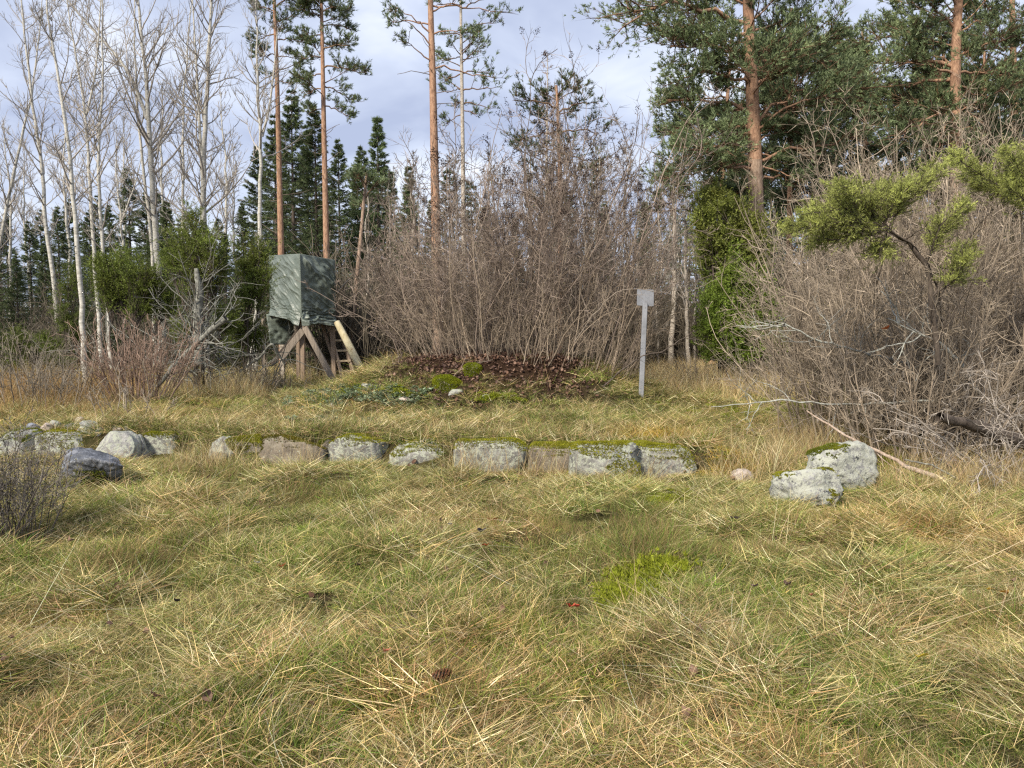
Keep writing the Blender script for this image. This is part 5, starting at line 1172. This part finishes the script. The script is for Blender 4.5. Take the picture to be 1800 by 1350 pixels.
def mk_short():
    out = []
    for k in range(4):            # green fine grass, leaning
        g = Geo(); ribbons(g, rg, 46, .10, (.04, .13), (.002, .0038), (10, 70), (10, 80), 0, GRN); ribbons(g, rg, 16, .11, (.08, .22), (.002, .0035), (45, 85), (0, 40), 0, STRAW); out.append(('grass_clump', g, M_GRASS))
    for k in range(4):            # matted dead grass lying roughly one way
        g = Geo(); ribbons(g, rg, 34, .13, (.07, .22), (.0018, .0034), (55, 94), (-8, 18), 1.6, STRAW + STRAW + BROWN + GRN[1:], z0=(0, .05), az_mean=0); ribbons(g, rg, 18, .12, (.05, .14), (.0025, .004), (10, 65), (10, 70), 0, GRN); out.append(('grass_clump', g, M_GRASS))
    for k in range(3):            # brown-olive upright wisps
        g = Geo(); ribbons(g, rg, 40, .09, (.06, .19), (.0016, .0028), (3, 55), (5, 60), 0, BROWN + GRN[:2]); out.append(('grass_clump', g, M_GRASS))
    g = Geo(); ribbons(g, rg, 40, .08, (.03, .08), (.004, .009), (25, 80), (5, 60), 0, [(.14, .2, .04), (.2, .25, .05), (.1, .15, .03), (.26, .26, .06)]); out.append(('grass_clump', g, M_GRASS))
    return out
short_c = proto_coll('short_grass_clumps', mk_short())
ZONES = [(400, 725, .9, 'g'), (520, 720, .8, 'g'), (230, 880, .5, 'g'), (430, 930, .5, 'g'), (560, 960, .4, 'g'), (790, 1060, .5, 'g'), (500, 1270, .4, 'g'), (1380, 730, .7, 'g'), (950, 1080, .5, 'g'), (300, 860, .5, 'g'), (1500, 1250, .4, 'g'), (150, 1230, .3, 'g'), (1300, 1040, .4, 'g'), (740, 730, .6, 'g'),
         (350, 830, .5, 'b'), (560, 880, .45, 'b'), (1080, 930, .6, 'b'), (1160, 960, .5, 'b'), (1500, 920, .5, 'o'), (240, 1010, .35, 'b'), (1640, 940, .5, 'o'), (1250, 800, .38, 'y'), (1230, 830, .3, 'y'), (1150, 770, .4, 'y'), (760, 850, .6, 's'), (600, 830, .5, 's'), (150, 1120, .4, 's'), (300, 1150, .4, 's'), (1300, 870, .5, 's'), (1000, 850, .5, 's'), (1250, 1220, .4, 's'), (960, 770, .5, 'b'), (1750, 850, .6, 'o'), (60, 1000, .4, 'g')]
ZW = [(G(a, b), r, t) for a, b, r, t in ZONES]
def zone(x, y, t):
    v = np.zeros_like(x)
    for c, r, k in ZW:
        if k == t: v = np.maximum(v, np.exp(-(((x - c[0]) / r) ** 2 + ((y - c[1]) / (r * 1.3)) ** 2)))
    return v
def grass_attrs(x, y, rng):
    n = len(x)
    gsc = .1 + fbm2(x, y, 1.9, 1.5) * 1.5 + 1.2 * zone(x, y, 'g') - .9 * zone(x, y, 's') - .9 * zone(x, y, 'o') - .5 * zone(x, y, 'b') + .25 * rng.normal(size=n)
    bsc = fbm2(x, y, 2.0, 8.5) * 1.5 + 1.3 * zone(x, y, 'b') + .25 * rng.normal(size=n) - .25
    idx = np.where(gsc > .25, rng.integers(0, 4, n), np.where(bsc > .2, rng.integers(8, 11, n), rng.integers(4, 8, n)))
    idx = np.where(rng.random(n) < .1, 11, idx)
    v = 1.3 + .3 * rng.normal(size=(n, 1)) + .42 * fbm2(x, y, 2.2, 4.4)[:, None] + .46 * n2(x, y, 5.0, 2.4)[:, None]
    hue = fbm2(x, y, .75, 15.2)[:, None] + .5 * n2(x, y, 2.7, 21.3)[:, None]
    tint = v * (1 + np.clip(hue, 0, 1) * np.array([.18, .0, -.12]) + np.clip(-hue, 0, 1) * np.array([-.14, .0, -.22]))
    yy, oo = zone(x, y, 'y')[:, None], zone(x, y, 'o')[:, None]
    tint = tint * (1 + yy * np.array([.45, .15, -.5]) + oo * np.array([.08, .0, -.08]))
    swirl = 5.0 * fbm2(x, y, .9, 6.1) + .2
    rz = np.where((idx >= 4) & (idx < 8) & (rng.random(n) < .2), swirl + rng.normal(size=n) * .8, rng.random(n) * 6.283)
    rot = np.stack([rng.normal(size=n) * .12, rng.normal(size=n) * .12, rz], 1)
    return idx, np.clip(tint, .3, 2), rot
X, Y_ = [], []; S = []
for (a, b, d, s) in [(1.9, 4.5, 520, (.6, 1.05)), (4.5, 7.5, 350, (.7, 1.15)), (7.5, 12, 200, (.8, 1.25)), (12, 18, 90, (.9, 1.4)), (18, 30, 18, (1.2, 2.0))]:
    x, y = field(rg, a, b, d); k = rg.random(len(x)) > .96 * litter_amount(x, y) * (y < 22)
    X.append(x[k]); Y_.append(y[k]); S.append(rg.uniform(*s, k.sum()))
x, y, s = np.concatenate(X), np.concatenate(Y_), np.concatenate(S)
idx, tint, rot = grass_attrs(x, y, rg)
s = s * np.clip(1 + .6 * fbm2(x, y, 1.6, 3.9) + .75 * n2(x, y, 3.6, 5.9), .35, 2.3) * (1 - .2 * np.exp(-((y - row_y(x) + .3) / .55) ** 2) * (x < 2.4) * (x > -6.5))
for (sx, sy, rx, ry) in STONES:
    if sy < 11.5: s = s * (1 - .25 * np.exp(-((x - sx) / (rx + .1)) ** 2 - ((y - sy + ry + .25) / .35) ** 2))
print('short grass clumps', len(x))
instancer('meadow_grass', short_c, np.stack([x, y, ground(x, y)], 1), rot, s, idx, tint, 'matted autumn meadow grass in green, tan and brown')
# long lodged straws
def mk_straw():
    out = []
    for k in range(6):
        g = Geo(); ribbons(g, rg, 7, .16, (.22, .75), (.0016, .0028), (50, 90), (-4, 8), 1.5, [(.66, .56, .35), (.6, .49, .28), (.5, .39, .2), (.72, .63, .43)], seg=5, az_mean=0, z0=(.0, .05)); out.append(('straw', g, M_GRASS))
    for k in range(2):
        g = Geo(); ribbons(g, rg, 4, .1, (.35, .6), (.0022, .0034), (4, 30), (5, 35), 0, [(.55, .45, .26), (.42, .32, .17)], seg=5); out.append(('straw', g, M_GRASS))
    g = Geo(); ribbons(g, rg, 6, .1, (.3, .55), (.004, .006), (40, 70), (10, 50), .5, [(.2, .24, .07), (.3, .3, .1), (.16, .2, .06)], seg=5, az_mean=0); out.append(('straw', g, M_GRASS))
    return out
straw_c = proto_coll('straw_clumps', mk_straw())
X, Y_ = [], []
for (a, b, d) in [(1.9, 4.5, 13), (4.5, 9, 10), (9, 14, 7), (14, 20, 3)]:
    x, y = field(rg, a, b, d); k = rg.random(len(x)) > litter_amount(x, y)
    X.append(x[k]); Y_.append(y[k])
x, y = np.concatenate(X), np.concatenate(Y_); n = len(x)
k = rg.random(n) < .55 + .6 * fbm2(x, y, .7, 11.3) + .5 * zone(x, y, 's'); x, y = x[k], y[k]; n = len(x)
idx = np.where(rg.random(n) < .8, rg.integers(0, 6, n), rg.integers(6, 9, n))
swirl = np.where(rg.random(n) < .38, .4, 2.6) + 1.0 * fbm2(x, y, .6, 2.9)
rot = np.stack([rg.normal(size=n) * .06, rg.normal(size=n) * .06, swirl + rg.normal(size=n) * .75 + np.pi * (rg.random(n) < .35)], 1)
instancer('dry_straw', straw_c, np.stack([x, y, ground(x, y) + .02], 1), rot, rg.uniform(.6, 1.15, n), idx, np.ones((n, 3)) * (.95 + .14 * rg.normal(size=(n, 1))), 'long pale straws lodged across the meadow')
# tall dry grass at the edges
def mk_tall():
    out = []
    for k in range(4):
        g = Geo(); ribbons(g, rg, 34, .16, (.25, .7), (.003, .005), (2, 26), (5, 60), 0, STRAW, seg=4); ribbons(g, rg, 20, .16, (.15, .4), (.003, .005), (20, 70), (10, 50), 0, STRAW + BROWN, seg=3); out.append(('tall_grass', g, M_GRASS))
    return out
tall_c = proto_coll('tall_grass_clumps', mk_tall())
spots = []
def belt(px0, px1, y0, y1, n):
    px = rg.uniform(px0, px1, n); y = rg.uniform(y0, y1, n); spots.append(np.stack([(px - CX) / FPX * y, y], 1))
belt(-40, 470, 15.5, 20, 400); belt(-60, 200, 12.5, 17, 160); belt(1130, 1420, 17, 26, 700); belt(1130, 1420, 15, 18, 80); belt(1360, 1560, 9.3, 12, 110); belt(1250, 1420, 8.2, 9.6, 22); belt(1560, 1830, 7.6, 9, 90); belt(300, 640, 9.0, 9.6, 24); belt(800, 1215, 8.5, 8.9, 18); belt(400, 1300, 20, 28, 300)
q = np.concatenate(spots); ok = np.ones(len(q), bool)
for (sx, sy, rx, ry) in STONES: ok &= ((q[:, 0] - sx) / rx) ** 2 + ((q[:, 1] - sy) / ry) ** 2 > 1
rm = np.sqrt(((q[:, 0] - MC[0]) / 3.3) ** 2 + ((q[:, 1] - MC[1]) / 3.0) ** 2); q = q[ok & (rm > 1)]; n = len(q)
near = (q[:, 1] < 14)
tint = np.ones((n, 3)) * (1 + .12 * rg.normal(size=(n, 1))); red = (q[:, 0] / q[:, 1] < -.45)[:, None]; tint = tint * np.where(red, np.array([.85, .72, .62]), np.array([1.0, 1, 1])) * np.where(((q[:, 0] / q[:, 1] > .16) & (q[:, 1] > 14))[:, None], 1.35, 1.0)
instancer('tall_dry_grass', tall_c, np.stack([q[:, 0], q[:, 1], ground(q[:, 0], q[:, 1])], 1), np.stack([rg.normal(size=n) * .1, rg.normal(size=n) * .1, rg.random(n) * 6.28], 1), np.where(near, rg.uniform(.5, .9, n), rg.uniform(.65, 1.25, n)), rg.integers(0, 4, n), tint, 'pale tall dry grass along the wood edge and thicket')
xr = np.r_[rg.uniform(-6.3, 2.3, 420), np.repeat([-4.95, -4.0, -3.75, -.68, -.72, -2.4, .02, .75], 5)]; xr = xr + rg.normal(size=len(xr)) * .06
yr = row_y(xr) + rg.uniform(.12, .5, len(xr)); n = len(xr)
instancer('edge_turf', short_c, np.stack([xr, yr, ground(xr, yr)], 1), np.stack([.35 + .2 * rg.normal(size=n), rg.normal(size=n) * .2, rg.random(n) * .6 - .3], 1), rg.uniform(1.1, 1.7, n), rg.integers(0, 8, n), np.ones((n, 3)) * (1.1 + .2 * rg.normal(size=(n, 1))), 'turf drooping over the edge of the terrace between the stones')
# leaf litter
def mk_leaf():
    out = []
    for k in range(6):
        g = Geo(); V, Q = leaf_geo(.05, [.5, .2, -.4, .8, .35, -.2][k], k); c = np.array([(.13, .075, .055), (.17, .1, .07), (.1, .062, .05), (.26, .17, .125), (.13, .085, .072), (.2, .13, .095)][k]); g.add(V, Q=Q, C=c); out.append(('litter_leaf', g, M_LEAF))
    return out
leaf_c = proto_coll('litter_leaves', mk_leaf())
x, y = field(rg, 9, 20, 420); k = rg.random(len(x)) < litter_amount(x, y) * .8 + .012; x, y = x[k], y[k]
x2, y2 = field(rg, 2, 10, 2.2); x, y = np.r_[x, x2], np.r_[y, y2]; n = len(x)
instancer('leaf_litter', leaf_c, np.stack([x, y, ground(x, y) + .015 + .03 * rg.random(n) + .03 * (y < 9)], 1), np.stack([rg.normal(size=n) * .5, rg.normal(size=n) * .5, rg.random(n) * 6.28], 1), rg.uniform(.35, 1.6, n) * np.where(y < 9, .8, 1), rg.integers(0, 6, n), np.ones((n, 3)) * (1 + .2 * rg.normal(size=(n, 1))), 'brown dead leaves strewn over the knoll')
# grey-green ground cover on the knoll shoulder
def mk_cover():
    out = []
    for k in range(3):
        g = Geo(); m = 16
        for j in range(m):
            V, Q = leaf_geo(.05, .3, j); a = rg.random() * 6.28; t = rg.normal() * .4; r = .09 * math.sqrt(rg.random())
            R = np.array([[math.cos(a), -math.sin(a), 0], [math.sin(a), math.cos(a), 0], [0, 0, 1]]); V = (V + [.02, 0, 0]) @ np.array([[math.cos(t), 0, math.sin(t)], [0, 1, 0], [-math.sin(t), 0, math.cos(t)]]) @ R.T
            b = rg.random() * 6.28; g.add(V + [r * math.cos(b), r * math.sin(b), .03 + .03 * rg.random()], Q=Q, C=np.array([.21, .26, .16]) * (1 + .25 * rg.normal()))
        out.append(('ground_ivy', g, M_GRASS))
    return out
cov_c = proto_coll('ground_cover_rosettes', mk_cover())
pts = []
for _ in range(900):
    px, py = rg.normal(610, 55), rg.normal(712, 15)
    if 500 < px < 770 and 678 < py < 748: pts.append(G(px, py))
for _ in range(60): pts.append(G(rg.uniform(640, 760), rg.uniform(685, 715)))
pts = np.array(pts); n = len(pts); k = fbm2(pts[:, 0], pts[:, 1], 1.6, 5.2) > -.12; pts = pts[k]; n = len(pts)
instancer('ground_cover', cov_c, pts, np.stack([rg.normal(size=n) * .15, rg.normal(size=n) * .15, rg.random(n) * 6.28], 1), rg.uniform(.7, 1.3, n), rg.integers(0, 3, n), np.ones((n, 3)) * (1 + .15 * rg.normal(size=(n, 1))), 'grey-green leafy ground cover on the shoulder of the knoll')
# bright moss in the foreground and on open soil
def mk_moss():
    g = Geo(); p = rg.normal(size=(120, 3)) * [.03, .03, 0] + [0, 0, .005]; needles(g, rg, p, nrm(rg.normal(size=(120, 3)) * .4 + [0, 0, 1]), .008, 4, .022, .006, 45, np.array([.24, .27, .03]), .25)
    return [('moss_cushion', g, M_GRASS)]
moss_c = proto_coll('moss_cushions', mk_moss())
pts = []
for (cx, cy, sx, sy, m) in [(1122, 1032, 16, 13, 150), (1100, 1062, 13, 8, 70), (1165, 1012, 11, 5, 45), (1170, 880, 20, 6, 15), (650, 690, 40, 6, 30), (870, 700, 20, 4, 25), (700, 690, 10, 4, 15), (1480, 800, 20, 12, 50), (1560, 815, 14, 12, 30), (1290, 720, 60, 10, 40)]:
    for _ in range(m): pts.append(G(rg.normal(cx, sx), rg.normal(cy, sy)))
pts = np.array(pts); n = len(pts)
instancer('moss_patch', moss_c, pts + [0, 0, .02], np.stack([rg.normal(size=n) * .2, rg.normal(size=n) * .2, rg.random(n) * 6.28], 1), rg.uniform(1.0, 1.9, n), np.zeros(n), np.ones((n, 3)) * (1 + .15 * rg.normal(size=(n, 1))), 'bright yellow-green moss cushions in the meadow')

# ------------------------------------------------------------------ the wood far behind, read as one mass
def mass(src, name):
    c = bpy.data.collections.new(name)
    for r in src:
        g_objs = [ch for ch in r.children]
        me = None
        for ch in g_objs:
            pass
    return c
def far_coll():
    c = bpy.data.collections.new('far_wood_trees')
    rng = np.random.default_rng(900)
    for k in range(2):
        g = Geo(); H, Rb = (13, 2.6) if k == 0 else (14, 2.0)
        z = np.linspace(-.1, H, 6); tubes(g, np.stack([0 * z, 0 * z, z], 1), np.linspace(.16, .02, 6), 5, np.array([.08, .06, .05]))
        zb = np.repeat(np.arange(.4, H * .98, .45), 6); n = len(zb); t = zb / H; az = rng.random(n) * 6.28; L = Rb * (1 - t) ** .85 * (.6 + .5 * rng.random(n)) + .1
        B = grow(rng, np.stack([0 * zb, 0 * zb, zb], 1), np.stack([np.cos(az), np.sin(az), -.2 + t], 1), L, 3, .06, .02)
        p, d, i, tt = kids(rng, B, 10, .2, 1, 42, 12); d[:, 2] = d[:, 2] * .4 - .2
        needles(g, rng, p, nrm(d), .25, 5, .22, .06, 32, G_SPR * (.9 + .2 * k), .25, .1)
        o = bpy.data.objects.new('far_conifer_%02d' % k, g.mesh('far_conifer', M_NEEDLE)); c.objects.link(o)
    for k in range(2):
        g = Geo(); H = 10 + 2 * k; z = np.linspace(0, H, 10); tr = np.stack([.08 * rng.normal(size=10), .08 * rng.normal(size=10), z], 1); R = np.linspace(.1, .02, 10)
        tubes(g, tr, R, 5, np.array([.3, .27, .23])); cg, _ = twig_crown(rng, tr, R, 36, 2.0, .12, col=TW_BROWN, k2=6, k3=2, rmin=.012)
        g.add(np.concatenate(cg.V), Q=np.concatenate(cg.Q), C=np.concatenate(cg.C)); o = bpy.data.objects.new('far_tree_%02d' % k, g.mesh('far_tree', M_NEEDLE)); c.objects.link(o)
    return c
far_c = far_coll(); pts = []; idx = []
for Yd, stp in ((52, 3.2), (60, 3.4), (70, 3.6), (82, 4), (98, 5), (120, 6)):
    x = np.arange(-Yd * .95, Yd * .95, stp); x = x + rg.normal(size=len(x)) * stp * .4; y = Yd + rg.normal(size=len(x)) * 3; pts.append(np.stack([x, y], 1))
q = np.concatenate(pts); n = len(q)
# names sort as far_conifer_00, far_conifer_01, far_tree_00, far_tree_01
left = q[:, 0] / q[:, 1] < -.33
idx = np.where(rg.random(n) < np.where(left, .5, .6), rg.integers(0, 2, n), rg.integers(2, 4, n))
scl = rg.uniform(.7, 1.05, n) * np.where(left, .8, 1.0)
mid = (np.abs(q[:, 0] / q[:, 1]) < .33) & (q[:, 0] / q[:, 1] > -.06); scl = np.where(mid, scl * .95, scl)
instancer('far_wood', far_c, np.stack([q[:, 0], q[:, 1], ground(q[:, 0], q[:, 1]) - .1], 1), np.stack([0 * q[:, 0], 0 * q[:, 0], rg.random(n) * 6.28], 1), scl, idx, np.ones((n, 3)), 'far wood of conifers and bare trees closing the view')
def mk_under():
    out = []; rng = np.random.default_rng(910)
    for k in range(3):
        g = Geo(); ns = 26; az = rng.random(ns) * 6.28; r = rng.random(ns)
        B = grow(rng, np.stack([r * np.cos(az) * .6, r * np.sin(az) * .6, 0 * r], 1), np.stack([.3 * r * np.cos(az), .3 * r * np.sin(az), 1 + 0 * r], 1), 1.2 + 1.8 * rng.random(ns), 6, .1, .02)
        tubes(g, B, taper(ns, 7, .014, .006), 3, np.array([.15, .13, .1])); p, d, i, t = kids(rng, B, 7, .15, 1, 42, 12); B1 = grow(rng, p, d, .3 + .5 * rng.random(len(p)), 3, .15, .03); tubes(g, B1, taper(len(p), 4, .008, .005), 3, np.array([.165, .14, .108]))
        out.append(('undergrowth_bush', g, M_TWIG))
    return out
und_c = proto_coll('undergrowth_bushes', mk_under())
spots = []
belt(-120, 480, 26, 42, 40); belt(560, 1250, 22, 42, 260); belt(1250, 1950, 17, 38, 220)
q = np.concatenate(spots); n = len(q)
clear = ~((q[:, 1] < 27) & (q[:, 0] / q[:, 1] > .17) & (q[:, 0] / q[:, 1] < .36)); q = q[clear]; n = len(q)
instancer('undergrowth', und_c, np.stack([q[:, 0], q[:, 1], ground(q[:, 0], q[:, 1]) - .05], 1), np.stack([0 * q[:, 0], 0 * q[:, 0], rg.random(n) * 6.28], 1), rg.uniform(.7, 1.5, n), rg.integers(0, 3, n), np.ones((n, 3)), 'leafless brown undergrowth between the trunks')
